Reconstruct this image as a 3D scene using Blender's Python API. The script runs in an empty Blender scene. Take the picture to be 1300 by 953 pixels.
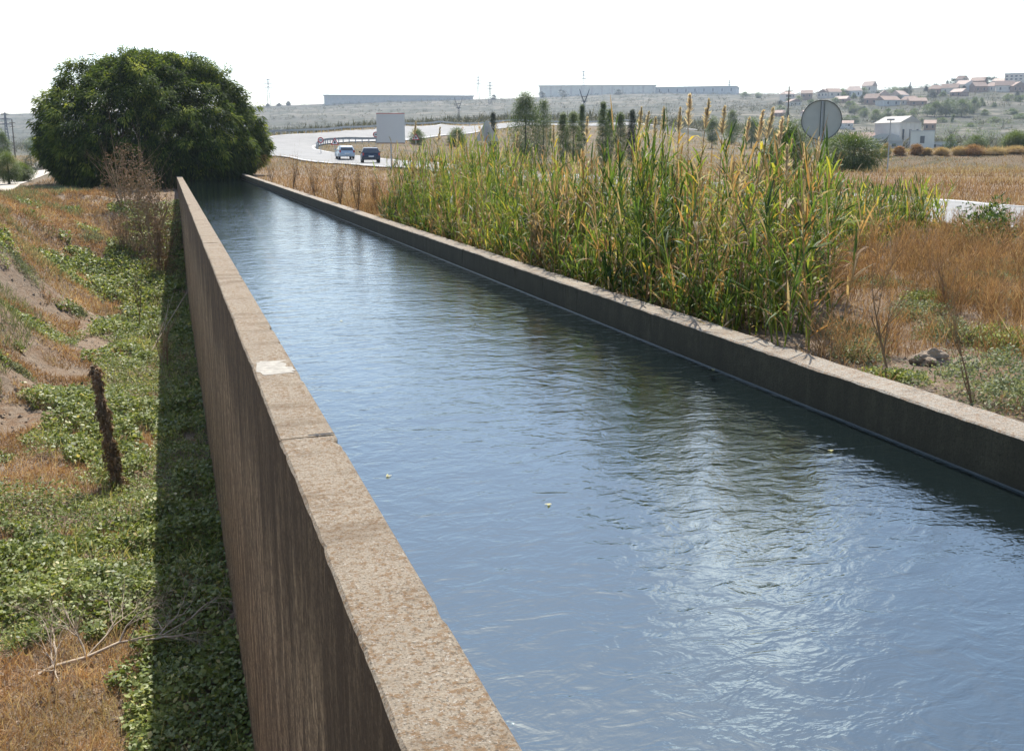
import bpy, math, random
import numpy as np
from mathutils import Vector, Matrix
rng = np.random.default_rng(7)
random.seed(7)
S = bpy.context.scene
COL = S.collection
# ------------------------------------------------------------------ camera frame (used to place things at measured directions and distances)
F = 1264.0; PX, PY = 650.0, 431.5; EYE = 1.8
TH = math.atan(243.0 / F); PSI = math.radians(18.87)
HD = np.array([math.sin(PSI), math.cos(PSI)]); RT = np.array([math.cos(PSI), -math.sin(PSI)])
def P(px, py, D):
    u = px - PX; v = PY - py
    fw = F * math.cos(TH) + v * math.sin(TH); zz = -F * math.sin(TH) + v * math.cos(TH)
    k = D / fw
    xy = HD * D + RT * u * k
    return Vector((xy[0], xy[1], EYE + zz * k))
def G(px, py, h):
    v = PY - py
    fw = F * math.cos(TH) + v * math.sin(TH); zz = -F * math.sin(TH) + v * math.cos(TH)
    return P(px, py, fw * (h - EYE) / zz)
# ------------------------------------------------------------------ noise
_perm = np.random.default_rng(3).random((256, 256))
def vnoise(x, y):
    xi = np.floor(x).astype(int); yi = np.floor(y).astype(int); fx = x - xi; fy = y - yi
    fx = fx * fx * (3 - 2 * fx); fy = fy * fy * (3 - 2 * fy)
    a = _perm[xi & 255, yi & 255]; b = _perm[(xi + 1) & 255, yi & 255]; c = _perm[xi & 255, (yi + 1) & 255]; d = _perm[(xi + 1) & 255, (yi + 1) & 255]
    return (a * (1 - fx) + b * fx) * (1 - fy) + (c * (1 - fx) + d * fx) * fy
def fbm(x, y, o=4):
    s = 0; a = .5
    for i in range(o):
        s = s + a * (vnoise(x + 17.3 * i, y - 9.1 * i) - .5); x = x * 2.03; y = y * 2.03; a *= .5
    return s
def sm(t):
    t = np.clip(t, 0, 1); return t * t * (3 - 2 * t)
# ------------------------------------------------------------------ terrain heights
ctl = []
def C(px, pairs):
    for D, y in pairs:
        ctl.append(((px - PX) / 1284.0, D, EYE + (188.5 - y) * D / 1284.0))
lf = [(50, 252), (80, 231), (130, 215), (200, 205), (300, 198), (500, 192)]
C(-700, lf + [(800, 186), (1100, 172), (1500, 150), (2200, 152), (3200, 165)])
C(0, lf + [(800, 185), (1100, 171), (1500, 147.5), (2200, 152), (3200, 165)])
C(200, [(50, 240), (80, 225), (130, 207), (200, 200), (300, 193), (500, 187), (800, 178), (1100, 162), (1500, 143), (2200, 150), (3200, 165)])
C(345, [(50, 238), (80, 219), (115, 200), (135, 190), (150, 180), (160, 173), (185, 175), (300, 176), (600, 172), (1000, 156), (1500, 137), (2200, 146), (3200, 160)])
C(400, [(50, 238), (80, 219), (107, 206.5), (138, 191), (148, 184), (162, 171.5), (180, 170), (300, 174), (600, 168), (1000, 153), (1500, 134.5)])
C(440, [(50, 238), (80, 218), (96, 210), (131, 196), (152, 182), (178, 167), (195, 166), (330, 170), (600, 165)])
C(510, [(50, 238), (82, 214), (118, 204.5), (140, 196), (158, 182), (176, 172), (203, 161.5), (220, 162), (330, 166), (600, 160), (1000, 148), (1500, 129.5), (2200, 140), (3200, 155)])
C(560, [(50, 238), (75, 218), (110, 206), (150, 193), (188, 172), (222, 159.5), (250, 161), (400, 163)])
C(650, [(50, 238), (80, 219), (120, 208), (160, 196), (200, 184), (250, 161), (270, 156), (330, 159), (600, 155), (1000, 144), (1500, 127), (2200, 138), (3200, 155)])
C(800, [(50, 238), (80, 219), (120, 208), (160, 200), (220, 188), (310, 159), (330, 156), (420, 160), (650, 152), (1000, 138), (1500, 121.5), (2200, 134), (3200, 150)])
C(930, [(50, 238), (80, 219), (120, 206), (200, 195), (300, 180), (420, 167), (650, 152), (1000, 134), (1500, 121), (2200, 132), (3200, 150)])
C(1060, [(50, 238), (80, 219), (104, 211), (118, 203), (200, 195), (300, 190), (420, 187), (550, 174), (700, 150), (850, 132), (1000, 121), (1400, 122), (2200, 134), (3200, 150)])
C(1150, [(50, 238), (80, 219), (104, 212), (112, 194), (200, 191.5), (300, 189.5), (420, 188), (550, 174), (700, 150), (850, 130), (1000, 117), (1400, 121), (2200, 134), (3200, 150)])
C(1300, [(50, 238), (80, 219), (104, 212), (112, 191), (200, 190), (300, 189), (420, 186), (550, 170), (700, 143), (850, 121), (1000, 104), (1400, 110), (2200, 130), (3200, 150)])
C(1900, [(50, 238), (80, 219), (104, 211), (112, 196), (200, 191), (300, 189), (420, 186), (550, 168), (700, 140), (850, 118), (1000, 102), (1400, 110), (2200, 130), (3200, 150)])
ctl = np.array(ctl)
_U = np.stack([ctl[:, 0] * 2.2, np.log(ctl[:, 1]) * 1.6], 1); _w = 1284.0 / ctl[:, 1]
_V = (ctl[:, 2] - EYE) * _w      # interpolate the apparent height, turned back into metres below
def _tps(r2): return -np.sqrt(r2 + 1e-4)
n_ = len(_U)
K = _tps(((_U[:, None] - _U[None]) ** 2).sum(2)) + np.eye(n_) * -1e-3
A = np.zeros((n_ + 3, n_ + 3)); A[:n_, :n_] = K; A[:n_, n_] = 1; A[:n_, n_ + 1:] = _U; A[n_, :n_] = 1; A[n_ + 1:, :n_] = _U.T
_c = np.linalg.solve(A, np.concatenate([_V, np.zeros(3)]))
def zfar(X, Y):
    D = X * HD[0] + Y * HD[1]; R = X * RT[0] + Y * RT[1]
    D = np.maximum(D, 45.0); s = np.clip(R / D, -1.05, 0.97)
    q = np.stack([s * 2.2, np.log(np.minimum(D, 3200.)) * 1.6], -1).reshape(-1, 2)
    out = np.empty(len(q))
    for i in range(0, len(q), 40000):
        qq = q[i:i + 40000]
        out[i:i + 40000] = _tps(((qq[:, None] - _U[None]) ** 2).sum(2)) @ _c[:n_] + _c[n_] + qq @ _c[n_ + 1:]
    out = out.reshape(D.shape)
    z = EYE + out * D / 1284.0
    amp = np.clip((D - 250) / 600, 0, 1) * 5.0
    rough = fbm(X / 130, Y / 130, 5) * amp + fbm(X / 25, Y / 25, 3) * np.clip((D - 200) / 500, 0, 1) * 1.4
    return z + rough
def zt(X, Y):
    X = np.asarray(X, float); Y = np.asarray(Y, float)
    zF = zfar(X, Y)
    m = fbm(X / 2.6, Y / 2.6, 4); fine = fbm(X * 1.6, Y * 1.6, 3)
    fl = -5.5 + 4.6 * sm((Y - 43) / 24)
    e = -X - 3.1 + fbm(Y / 5.0, X * 0 + 3, 3) * 2.4
    t = sm(e / 6.0)
    zl = fl + sm((-X - .3) / 3.0) * .35 * (fl < -2) + (-.95 - fl) * t + m * .9 * sm((-X - 1.2) / 2.5) * (1 - .6 * (X < -9)) + fine * .16
    zr = -.16 - .0 * X + m * .28 * sm((X - 5.6) / 2) + fine * .08
    D = X * HD[0] + Y * HD[1]
    w = sm((D - 52) / 26)
    zrr = zr * (1 - w) + (zF + m * .15) * w
    zll = zl * (1 - sm((Y - 70) / 20)) + zF * sm((Y - 70) / 20)
    zc = np.where(Y < 96, -5.6, zF)
    return np.where(X > 5.15, zrr, np.where((X > .7) & (Y > -200), zc, zll))
def zt1(x, y): return float(zt(np.array([x]), np.array([y]))[0])
# ------------------------------------------------------------------ objects
def link(o): COL.objects.link(o); return o
def tag(o, label=None, cat=None, group=None, kind=None):
    if label: o['label'] = label
    if cat: o['category'] = cat
    if group: o['group'] = group
    if kind: o['kind'] = kind
    return o
def empty(name, loc=(0, 0, 0), rz=0.0, **k):
    o = link(bpy.data.objects.new(name, None)); o.location = loc; o.rotation_euler = (0, 0, rz); o.empty_display_size = .2
    return tag(o, **k)
class MB:
    def __init__(s): s.v = []; s.f = []; s.n = 0; s.t = []; s.mi = []; s.rib = False
    def add(s, V, Fc, tint=None, mi=0):
        V = np.asarray(V, float).reshape(-1, 3)
        s.v.append(V); 
        if isinstance(Fc, np.ndarray): s.f.append(Fc + s.n); k = len(Fc)
        else: s.f += [[i + s.n for i in f] for f in Fc]; k = len(Fc)
        s.t.append(np.full(len(V), .5) if tint is None else np.broadcast_to(np.asarray(tint, float), (len(V),)))
        s.n += len(V); s.mi += [mi] * 0
        return s
    def box(s, lo, hi, tint=None, M=None):
        x0, y0, z0 = lo; x1, y1, z1 = hi
        V = np.array([(x0, y0, z0), (x1, y0, z0), (x1, y1, z0), (x0, y1, z0), (x0, y0, z1), (x1, y0, z1), (x1, y1, z1), (x0, y1, z1)], float)
        if M is not None: V = np.array([M @ Vector(p) for p in V])
        return s.add(V, [(0, 3, 2, 1), (4, 5, 6, 7), (0, 1, 5, 4), (1, 2, 6, 5), (2, 3, 7, 6), (3, 0, 4, 7)], tint)
    def tube(s, pts, rad, n=6, tint=None, cap=True):
        pts = [Vector(p) for p in pts]
        rad = [rad] * len(pts) if not hasattr(rad, '__len__') else rad
        V = []; up = Vector((0, 0, 1))
        for i, p in enumerate(pts):
            d = (pts[min(i + 1, len(pts) - 1)] - pts[max(i - 1, 0)]).normalized()
            a = d.cross(up if abs(d.z) < .95 else Vector((1, 0, 0))).normalized(); b = d.cross(a)
            for k in range(n):
                an = 2 * math.pi * k / n; V.append(p + (a * math.cos(an) + b * math.sin(an)) * rad[i])
        Fc = [(i * n + k, i * n + (k + 1) % n, (i + 1) * n + (k + 1) % n, (i + 1) * n + k) for i in range(len(pts) - 1) for k in range(n)]
        if cap: Fc += [tuple(range(n)), tuple(range((len(pts) - 1) * n, len(pts) * n))[::-1]]
        return s.add(V, Fc, tint)
    def build(s, name, mat, parent=None, smooth=False):
        me = bpy.data.meshes.new(name)
        V = np.concatenate(s.v) if s.v else np.zeros((0, 3))
        arr = [f for f in s.f if isinstance(f, np.ndarray)]; lst = [f for f in s.f if not isinstance(f, np.ndarray)]
        loops = [a.reshape(-1) for a in arr] + ([np.concatenate([np.array(f) for f in lst])] if lst else [])
        tot = [np.full(len(a), a.shape[1]) for a in arr] + ([np.array([len(f) for f in lst])] if lst else [])
        loops = np.concatenate(loops).astype(np.int32); tot = np.concatenate(tot).astype(np.int32)
        me.vertices.add(len(V)); me.vertices.foreach_set('co', V.astype(np.float32).ravel())
        me.loops.add(len(loops)); me.loops.foreach_set('vertex_index', loops)
        me.polygons.add(len(tot)); st = np.concatenate([[0], np.cumsum(tot)[:-1]]).astype(np.int32)
        me.polygons.foreach_set('loop_start', st); me.polygons.foreach_set('loop_total', tot)
        me.polygons.foreach_set('use_smooth', np.full(len(tot), bool(smooth or s.rib)))
        at = me.attributes.new('tint', 'FLOAT', 'POINT'); at.data.foreach_set('value', np.concatenate(s.t).astype(np.float32))
        me.update(calc_edges=True); me.validate()
        if mat: me.materials.append(mat)
        o = link(bpy.data.objects.new(name, me)); o.parent = parent
        return o
def copy_tree(o, parent=None):
    c = o.copy(); COL.objects.link(c); c.parent = parent
    for ch in list(o.children): copy_tree(ch, c)
    return c
# ribbons: N blades at once
def ribbons(p0, d, L, W, droop, nseg=3, twist=None, tip=0.0, base=.6):
    p0 = np.asarray(p0, float); N = len(p0); d = d / np.linalg.norm(d, axis=1, keepdims=True)
    L = np.broadcast_to(L, (N,)); W = np.broadcast_to(W, (N,)); droop = np.broadcast_to(droop, (N,))
    side = np.cross(d, np.array([0, 0, 1.0])); nn = np.linalg.norm(side, axis=1, keepdims=True)
    side = np.where(nn > .05, side / np.maximum(nn, .05), np.array([1.0, 0, 0]))
    if twist is not None:
        o = np.cross(d, side); side = side * np.cos(twist)[:, None] + o * np.sin(twist)[:, None]
    t = np.linspace(0, 1, nseg + 1)
    c = p0[:, None] + d[:, None] * (L[:, None] * t)[:, :, None]; c[:, :, 2] -= (droop * L)[:, None] * t ** 2
    prof = np.where(t < .35, base + (1 - base) * t / .35, 1 - (1 - tip) * ((t - .35) / .65) ** 1.6)
    off = side[:, None] * (W[:, None] * .5 * prof)[:, :, None]
    V = np.stack([c - off, c + off], 2).reshape(N, -1, 3)
    k = np.arange(nseg); q = np.stack([2 * k, 2 * k + 1, 2 * k + 3, 2 * k + 2], 1)
    Fc = (q[None] + (np.arange(N) * (2 * nseg + 2))[:, None, None]).reshape(-1, 4)
    return V.reshape(-1, 3), Fc
def add_ribbons(mb, p0, d, L, W, droop, tint, **k):
    mb.rib = True; ns = k.get('nseg', 3); V, Fc = ribbons(p0, d, L, W, droop, **k)
    mb.add(V, Fc, np.repeat(np.broadcast_to(tint, (len(p0),)), 2 * ns + 2))
def rdir(N, el_lo, el_hi, r=rng):
    a = r.random(N) * 2 * math.pi; e = np.radians(r.uniform(el_lo, el_hi, N))
    return np.stack([np.cos(a) * np.cos(e), np.sin(a) * np.cos(e), np.sin(e)], 1)
# ------------------------------------------------------------------ materials
def newmat(name):
    m = bpy.data.materials.new(name); m.use_nodes = True; nt = m.node_tree; nt.nodes.clear()
    out = nt.nodes.new('ShaderNodeOutputMaterial'); return m, nt, out
def nd(nt, t, ins=None, **k):
    n = nt.nodes.new('ShaderNode' + t)
    for a, b in k.items(): setattr(n, a, b)
    for a, b in (ins or {}).items():
        if isinstance(b, bpy.types.NodeSocket): nt.links.new(b, n.inputs[a])
        else:
            n.inputs[a].default_value = b
    return n
def ramp(nt, fac, stops):
    r = nd(nt, 'ValToRGB', {'Fac': fac}); e = r.color_ramp.elements
    while len(e) < len(stops): e.new(.5)
    for i, (p, c) in enumerate(stops): e[i].position = p; e[i].color = (*c, 1)
    return r.outputs['Color']
def coords(nt, scale=(1, 1, 1), src='Object'):
    tc = nd(nt, 'TexCoord'); mp = nd(nt, 'Mapping', {'Vector': tc.outputs[src], 'Scale': scale}); return mp.outputs['Vector']
def wpos(nt, scale=(1, 1, 1)):
    g = nd(nt, 'NewGeometry'); return nd(nt, 'Mapping', {'Vector': g.outputs['Position'], 'Scale': scale}).outputs['Vector']
def noise(nt, vec, scale, detail=5, rough=.55, out='Fac', dist=0):
    return nd(nt, 'TexNoise', {'Vector': vec, 'Scale': scale, 'Detail': detail, 'Roughness': rough, 'Distortion': dist}).outputs[out]
def mix(nt, f, a, b, bt='MIX'):
    n = nt.nodes.new('ShaderNodeMix'); n.data_type = 'RGBA'; n.blend_type = bt
    for s, v in ((n.inputs[0], f), (n.inputs[6], a), (n.inputs[7], b)):
        if isinstance(v, bpy.types.NodeSocket): nt.links.new(v, s)
        elif isinstance(v, tuple): s.default_value = (*v[:3], 1)
        else: s.default_value = v
    return n.outputs[2]
def mth(nt, op, a, b=0.0, c=None, clamp=False):
    n = nt.nodes.new('ShaderNodeMath'); n.operation = op; n.use_clamp = clamp
    for i, v in enumerate((a, b) + ((c,) if c is not None else ())):
        if isinstance(v, bpy.types.NodeSocket): nt.links.new(v, n.inputs[i])
        else: n.inputs[i].default_value = v
    return n.outputs[0]
def leafmat(name, stops, trans=.4, rough=.45, spec=.5, patch=1.5):
    m, nt, out = newmat(name)
    a = nd(nt, 'Attribute', attribute_name='tint')
    col = ramp(nt, a.outputs['Fac'], stops)
    n = noise(nt, wpos(nt), patch, 3)
    col = mix(nt, 1.0, col, ramp(nt, n, [(.3, (.72, .76, .7)), (.7, (1.2, 1.15, 1.1))]), 'MULTIPLY')
    p = nd(nt, 'BsdfPrincipled', {'Base Color': col, 'Roughness': rough, 'Specular IOR Level': spec})
    t = nd(nt, 'BsdfTranslucent', {'Color': mix(nt, 1.0, col, (1.3, 1.25, .75), 'MULTIPLY')})
    mx = nd(nt, 'MixShader', {0: trans, 1: p.outputs[0], 2: t.outputs[0]}); nt.links.new(mx.outputs[0], out.inputs[0]); return m
def plain(name, col, rough=.7, var=.25, scale=3, metal=0, bump=0.0, spec=.5):
    m, nt, out = newmat(name)
    n = noise(nt, wpos(nt), scale, 5)
    lo = tuple(c * (1 - var) for c in col); hi = tuple(min(1, c * (1 + var)) for c in col)
    c = ramp(nt, n, [(.3, lo), (.7, hi)])
    ins = {'Base Color': c, 'Roughness': rough, 'Metallic': metal, 'Specular IOR Level': spec}
    if bump: ins['Normal'] = nd(nt, 'Bump', {'Strength': 1.0, 'Distance': bump, 'Height': noise(nt, wpos(nt), scale * 4, 6)}).outputs[0]
    p = nd(nt, 'BsdfPrincipled', ins); nt.links.new(p.outputs[0], out.inputs[0]); return m
def concrete(name, top, side_lo, side_hi, lichen, rust, streak=.85):
    m, nt, out = newmat(name)
    w = wpos(nt)
    a = noise(nt, w, 1.1, 6, .6); b = noise(nt, w, 26, 6, .7); c = noise(nt, w, 70, 4, .75); d = noise(nt, wpos(nt, (1, .35, 1)), 6, 6, .65)
    ct = mix(nt, a, tuple(x * .8 for x in top), tuple(x * 1.18 for x in top))
    ct = mix(nt, ramp(nt, mth(nt, 'ADD', mth(nt, 'MULTIPLY', b, .8), mth(nt, 'MULTIPLY', d, .22)), [(.5, (0, 0, 0)), (.58, (1, 1, 1))]), ct, rust)
    ct = mix(nt, ramp(nt, c, [(.56, (0, 0, 0)), (.66, (.8, .8, .8))]), ct, lichen)
    ct = mix(nt, ramp(nt, noise(nt, w, 85, 3, .7), [(.38, (.85, .85, .85)), (.46, (0, 0, 0))]), ct, tuple(x * .33 for x in top))
    ct = mix(nt, ramp(nt, noise(nt, wpos(nt, (.4, 1.4, 1)), 2.2, 5, .6), [(.52, (0, 0, 0)), (.68, (.55, .55, .55))]), ct, tuple(x * .55 for x in rust))
    s1 = noise(nt, wpos(nt, (1, 2.6, .34)), 1.7, 7, .66, dist=.7); s2 = noise(nt, wpos(nt, (1, 8, 1.0)), 1.6, 7, .78, dist=1.4)
    cs = mix(nt, ramp(nt, s1, [(.40, (0, 0, 0)), (.60, (1, 1, 1))]), side_lo, side_hi)
    cs = mix(nt, ramp(nt, s2, [(.44, (streak,) * 3), (.53, (0, 0, 0))]), cs, tuple(x * .3 for x in side_hi))
    cs = mix(nt, ramp(nt, b, [(.55, (0, 0, 0)), (.72, (.6, .6, .6))]), cs, tuple(x * 1.5 for x in side_hi))
    cs = mix(nt, ramp(nt, noise(nt, w, 9, 7, .75), [(.42, (.8, .8, .8)), (.52, (0, 0, 0))]), cs, side_lo)
    cs = mix(nt, ramp(nt, noise(nt, w, 48, 5, .8), [(.40, (.8, .8, .8)), (.48, (0, 0, 0))]), cs, tuple(x * .35 for x in side_lo))
    # dark crust creeping down from the coping
    z = nd(nt, 'SeparateXYZ', {0: w}).outputs['Z']
    zz = mth(nt, 'ADD', mth(nt, 'MULTIPLY', z, .55), mth(nt, 'MULTIPLY', noise(nt, wpos(nt, (1, 1.2, .25)), 1.1, 5), 2.2))
    cs = mix(nt, ramp(nt, zz, [(.35, (0, 0, 0)), (.75, (.7, .7, .7))]), cs, tuple(x * .5 for x in side_lo))
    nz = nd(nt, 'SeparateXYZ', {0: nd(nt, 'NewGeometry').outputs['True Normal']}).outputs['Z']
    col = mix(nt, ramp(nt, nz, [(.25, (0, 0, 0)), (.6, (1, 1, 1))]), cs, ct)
    h = mth(nt, 'ADD', mth(nt, 'MULTIPLY', b, .6), mth(nt, 'MULTIPLY', c, .4))
    bp = nd(nt, 'Bump', {'Strength': 1.0, 'Distance': .022, 'Height': h})
    p = nd(nt, 'BsdfPrincipled', {'Base Color': col, 'Roughness': .92, 'Specular IOR Level': .25, 'Normal': bp.outputs[0]})
    nt.links.new(p.outputs[0], out.inputs[0]); return m
M = {}
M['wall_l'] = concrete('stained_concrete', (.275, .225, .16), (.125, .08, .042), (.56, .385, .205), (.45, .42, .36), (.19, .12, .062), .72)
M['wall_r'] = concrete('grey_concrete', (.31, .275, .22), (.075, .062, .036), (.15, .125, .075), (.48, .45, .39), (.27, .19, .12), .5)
M['mortar'] = plain('pale_mortar', (.31, .285, .235), .9, .25, 14, bump=.004)
M['crack'] = plain('dark_joint', (.03, .028, .025), .95)
M['wet'] = plain('wet_concrete', (.07, .075, .07), .3, .2, 9)
M['asphalt'] = plain('sun_bleached_asphalt', (.215, .21, .195), .85, .12, .4)
M['line'] = plain('white_road_paint', (.5, .5, .48), .6, .08)
M['path'] = plain('pale_gravel_path', (.48, .42, .34), .95, .15, 1.5, bump=.02)
M['steel'] = plain('galvanised_steel', (.36, .37, .36), .6, .12, 5)
M['signback'] = plain('grey_sign_back', (.46, .46, .41), 1.0, .06, 4, spec=.0)
M['signframe'] = plain('dark_sign_rim', (.08, .085, .08), .6, .1)
M['pylon'] = plain('weathered_pylon_steel', (.10, .105, .11), .7, .1)
M['pole'] = plain('creosoted_wood_pole', (.10, .08, .06), .85, .2)
M['red'] = plain('faded_red_paint', (.45, .04, .04), .5, .1)
M['white'] = plain('white_paint', (.72, .72, .70), .6, .08)
M['black'] = plain('black_rubber', (.02, .02, .02), .7, .1)
M['glass'] = plain('tinted_car_glass', (.03, .04, .05), .08, .1)
M['carblue'] = plain('pale_blue_car_paint', (.36, .43, .50), .3, .03, metal=.3)
M['cardark'] = plain('dark_blue_car_paint', (.025, .035, .06), .2, .05, metal=.2)
M['lamp'] = plain('red_lamp_lens', (.35, .02, .02), .25, .1)
M['bark'] = plain('tree_bark', (.10, .08, .06), .95, .3, 8, bump=.02)
M['plaster'] = plain('cream_plaster', (.66, .58, .48), .9, .12, .4)
M['plaster2'] = plain('white_plaster', (.64, .61, .56), .9, .08, .4)
M['brick'] = plain('red_brick', (.32, .21, .155), .9, .15, .6)
M['tile'] = plain('terracotta_roof_tile', (.29, .20, .15), .85, .18, .6)
M['tile2'] = plain('pale_roof_tile', (.46, .35, .28), .85, .15, .6)
M['window'] = plain('dark_window', (.05, .06, .07), .2, .1)
M['shed'] = plain('grey_shed_cladding', (.50, .48, .43), .7, .1, .4)
M['shedroof'] = plain('pale_shed_roof', (.33, .31, .27), .7, .1, .4)
M['shedblue'] = plain('blue_grey_cladding_and_shade', (.44, .45, .43), .7, .1, .4)
M['rustroof'] = plain('rust_brown_roof', (.20, .12, .085), .8, .15, .6)
M['beige'] = plain('beige_cladding', (.74, .68, .56), .8, .1, .2)
M['bluecap'] = plain('slate_blue_fascia', (.06, .12, .22), .6, .1, .2)
M['log'] = plain('pale_dry_branch', (.42, .34, .25), .9, .25, 12, bump=.006)
M['post'] = plain('weathered_post', (.22, .17, .12), .95, .35, 14, bump=.02)
M['twig'] = leafmat('dry_twigs', [(0, (.16, .10, .06)), (.6, (.30, .20, .12)), (1, (.42, .33, .22))], .1, .8, .2)
M['stone'] = plain('earth_clod', (.31, .24, .17), .95, .4, 12, bump=.03)
M['tree'] = leafmat('fig_leaves', [(0, (.022, .042, .009)), (.5, (.08, .125, .018)), (.85, (.20, .25, .04)), (1, (.32, .35, .07))], .42, .7, .10, .5)
M['reed'] = leafmat('reed_leaves', [(0, (.028, .055, .018)), (.38, (.085, .145, .032)), (.66, (.26, .31, .06)), (.8, (.48, .37, .06)), (.9, (.30, .16, .065)), (1, (.34, .27, .18))], .5, .55, .25, .6)
M['plume'] = leafmat('reed_plumes', [(0, (.40, .31, .24)), (1, (.60, .51, .42))], .5, .8, .1)
M['cover'] = leafmat('groundcover_leaves', [(0, (.07, .10, .022)), (.45, (.19, .24, .06)), (.8, (.36, .39, .15)), (.95, (.52, .48, .20)), (1, (.6, .52, .30))], .35, .5, .4, 1.1)
M['dry'] = leafmat('dry_weeds', [(0, (.12, .07, .042)), (.4, (.31, .18, .10)), (.75, (.45, .29, .17)), (1, (.56, .45, .30))], .3, .8, .1, .9)
M['straw'] = leafmat('straw_grass', [(0, (.26, .18, .10)), (.6, (.45, .34, .2)), (1, (.55, .45, .3))], .35, .8, .15, .9)
M['sage'] = leafmat('sage_shrub_leaves', [(0, (.10, .12, .06)), (.6, (.20, .235, .12)), (1, (.38, .38, .24))], .3, .6, .3)
M['poplar'] = leafmat('poplar_leaves', [(0, (.04, .075, .02)), (.6, (.10, .155, .035)), (1, (.22, .25, .06))], .35, .5, .4, .4)
M['darktree'] = leafmat('dark_evergreen_leaves', [(0, (.018, .035, .018)), (1, (.05, .08, .03))], .2, .5, .4, .4)
M['limetree'] = leafmat('pale_green_leaves', [(0, (.06, .10, .025)), (1, (.17, .22, .06))], .4, .5, .4, .3)
M['scrub'] = leafmat('olive_scrub_leaves', [(0, (.05, .055, .03)), (1, (.15, .14, .08))], .2, .7, .2, .2)
def ground_mat(name, far):
    m, nt, out = newmat(name); w = wpos(nt)
    a = noise(nt, w, .5 if not far else .008, 6, .6); b = noise(nt, w, 4 if not far else .06, 6, .65); c = noise(nt, w, 40 if not far else .5, 4, .7)
    if not far:
        col = mix(nt, ramp(nt, a, [(.38, (0, 0, 0)), (.6, (1, 1, 1))]), (.31, .235, .165), (.27, .17, .10))
        col = mix(nt, ramp(nt, b, [(.4, (0, 0, 0)), (.62, (1, 1, 1))]), col, (.34, .27, .20))
        col = mix(nt, ramp(nt, c, [(.35, (.8, .8, .8)), (.5, (0, 0, 0))]), col, (.13, .085, .05))
        dd = nd(nt, 'VectorMath', {0: w}, operation='LENGTH').outputs['Value']
        fa = noise(nt, w, .11, 6, .65); fb_ = noise(nt, wpos(nt, (.25, 1, 1)), .5, 5, .7)
        fc = mix(nt, ramp(nt, fa, [(.4, (0, 0, 0)), (.58, (1, 1, 1))]), (.20, .145, .09), (.14, .115, .07))
        fc = mix(nt, ramp(nt, fb_, [(.5, (0, 0, 0)), (.62, (.9, .9, .9))]), fc, (.09, .085, .045))
        col = mix(nt, mth(nt, 'MULTIPLY', mth(nt, 'SUBTRACT', dd, 60.0), .02, clamp=True), col, fc)
        bp = nd(nt, 'Bump', {'Strength': 1.0, 'Distance': .16, 'Height': mth(nt, 'ADD', b, mth(nt, 'MULTIPLY', c, .4))})
    else:
        col = mix(nt, ramp(nt, a, [(.4, (0, 0, 0)), (.6, (1, 1, 1))]), (.125, .11, .085), (.055, .06, .045))
        # terrace bands that follow the contour
        z = nd(nt, 'SeparateXYZ', {0: w}).outputs['Z']
        bw = nd(nt, 'TexNoise', {'Vector': nd(nt, 'CombineXYZ', {'X': mth(nt, 'MULTIPLY', nd(nt, 'SeparateXYZ', {0: w}).outputs['X'], .002), 'Y': 0.0, 'Z': mth(nt, 'MULTIPLY', z, .14)}).outputs[0], 'Scale': 1.6, 'Detail': 4}).outputs['Fac']
        col = mix(nt, ramp(nt, bw, [(.42, (0, 0, 0)), (.6, (.85, .85, .85))]), col, (.20, .175, .13))
        col = mix(nt, ramp(nt, b, [(.45, (0, 0, 0)), (.53, (.9, .9, .9))]), col, (.045, .05, .03))
        col = mix(nt, ramp(nt, c, [(.55, (0, 0, 0)), (.65, (.8, .8, .8))]), col, (.06, .07, .04))
        bp = nd(nt, 'Bump', {'Strength': 1.0, 'Distance': 1.5, 'Height': b})
    p = nd(nt, 'BsdfPrincipled', {'Base Color': col, 'Roughness': .95, 'Specular IOR Level': .15, 'Normal': bp.outputs[0]})
    nt.links.new(p.outputs[0], out.inputs[0]); return m
M['dirt'] = ground_mat('dry_earth', False); M['hill'] = ground_mat('scrub_hillside', True)
def water_mat():
    m, nt, out = newmat('flowing_water')
    w = wpos(nt)
    h1 = noise(nt, wpos(nt, (.9, 1.0, 1)), 1.3, 3, .5, dist=1.2)
    h2 = noise(nt, wpos(nt, (1.0, 1.5, 1)), 4.5, 3, .55, dist=.8)
    h3 = noise(nt, wpos(nt, (1, 1.6, 1)), 17, 3, .6, dist=.3)
    calm = ramp(nt, noise(nt, wpos(nt, (1, .5, 1)), .55, 3), [(.35, (.35,) * 3), (.65, (1, 1, 1))])
    h = mth(nt, 'ADD', mth(nt, 'MULTIPLY', h1, .018), mth(nt, 'MULTIPLY', h2, .0098))
    h = mth(nt, 'ADD', h, mth(nt, 'MULTIPLY', mth(nt, 'MULTIPLY', h3, .0032), calm))
    bp = nd(nt, 'Bump', {'Strength': 1.0, 'Distance': 1.0, 'Height': h})
    p = nd(nt, 'BsdfPrincipled', {'Base Color': (.006, .010, .010, 1), 'Roughness': .015, 'IOR': 2.45, 'Specular IOR Level': .5, 'Specular Tint': (.80, .97, 1, 1), 'Normal': bp.outputs[0]})
    nt.links.new(p.outputs[0], out.inputs[0]); return m
M['water'] = water_mat()
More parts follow.
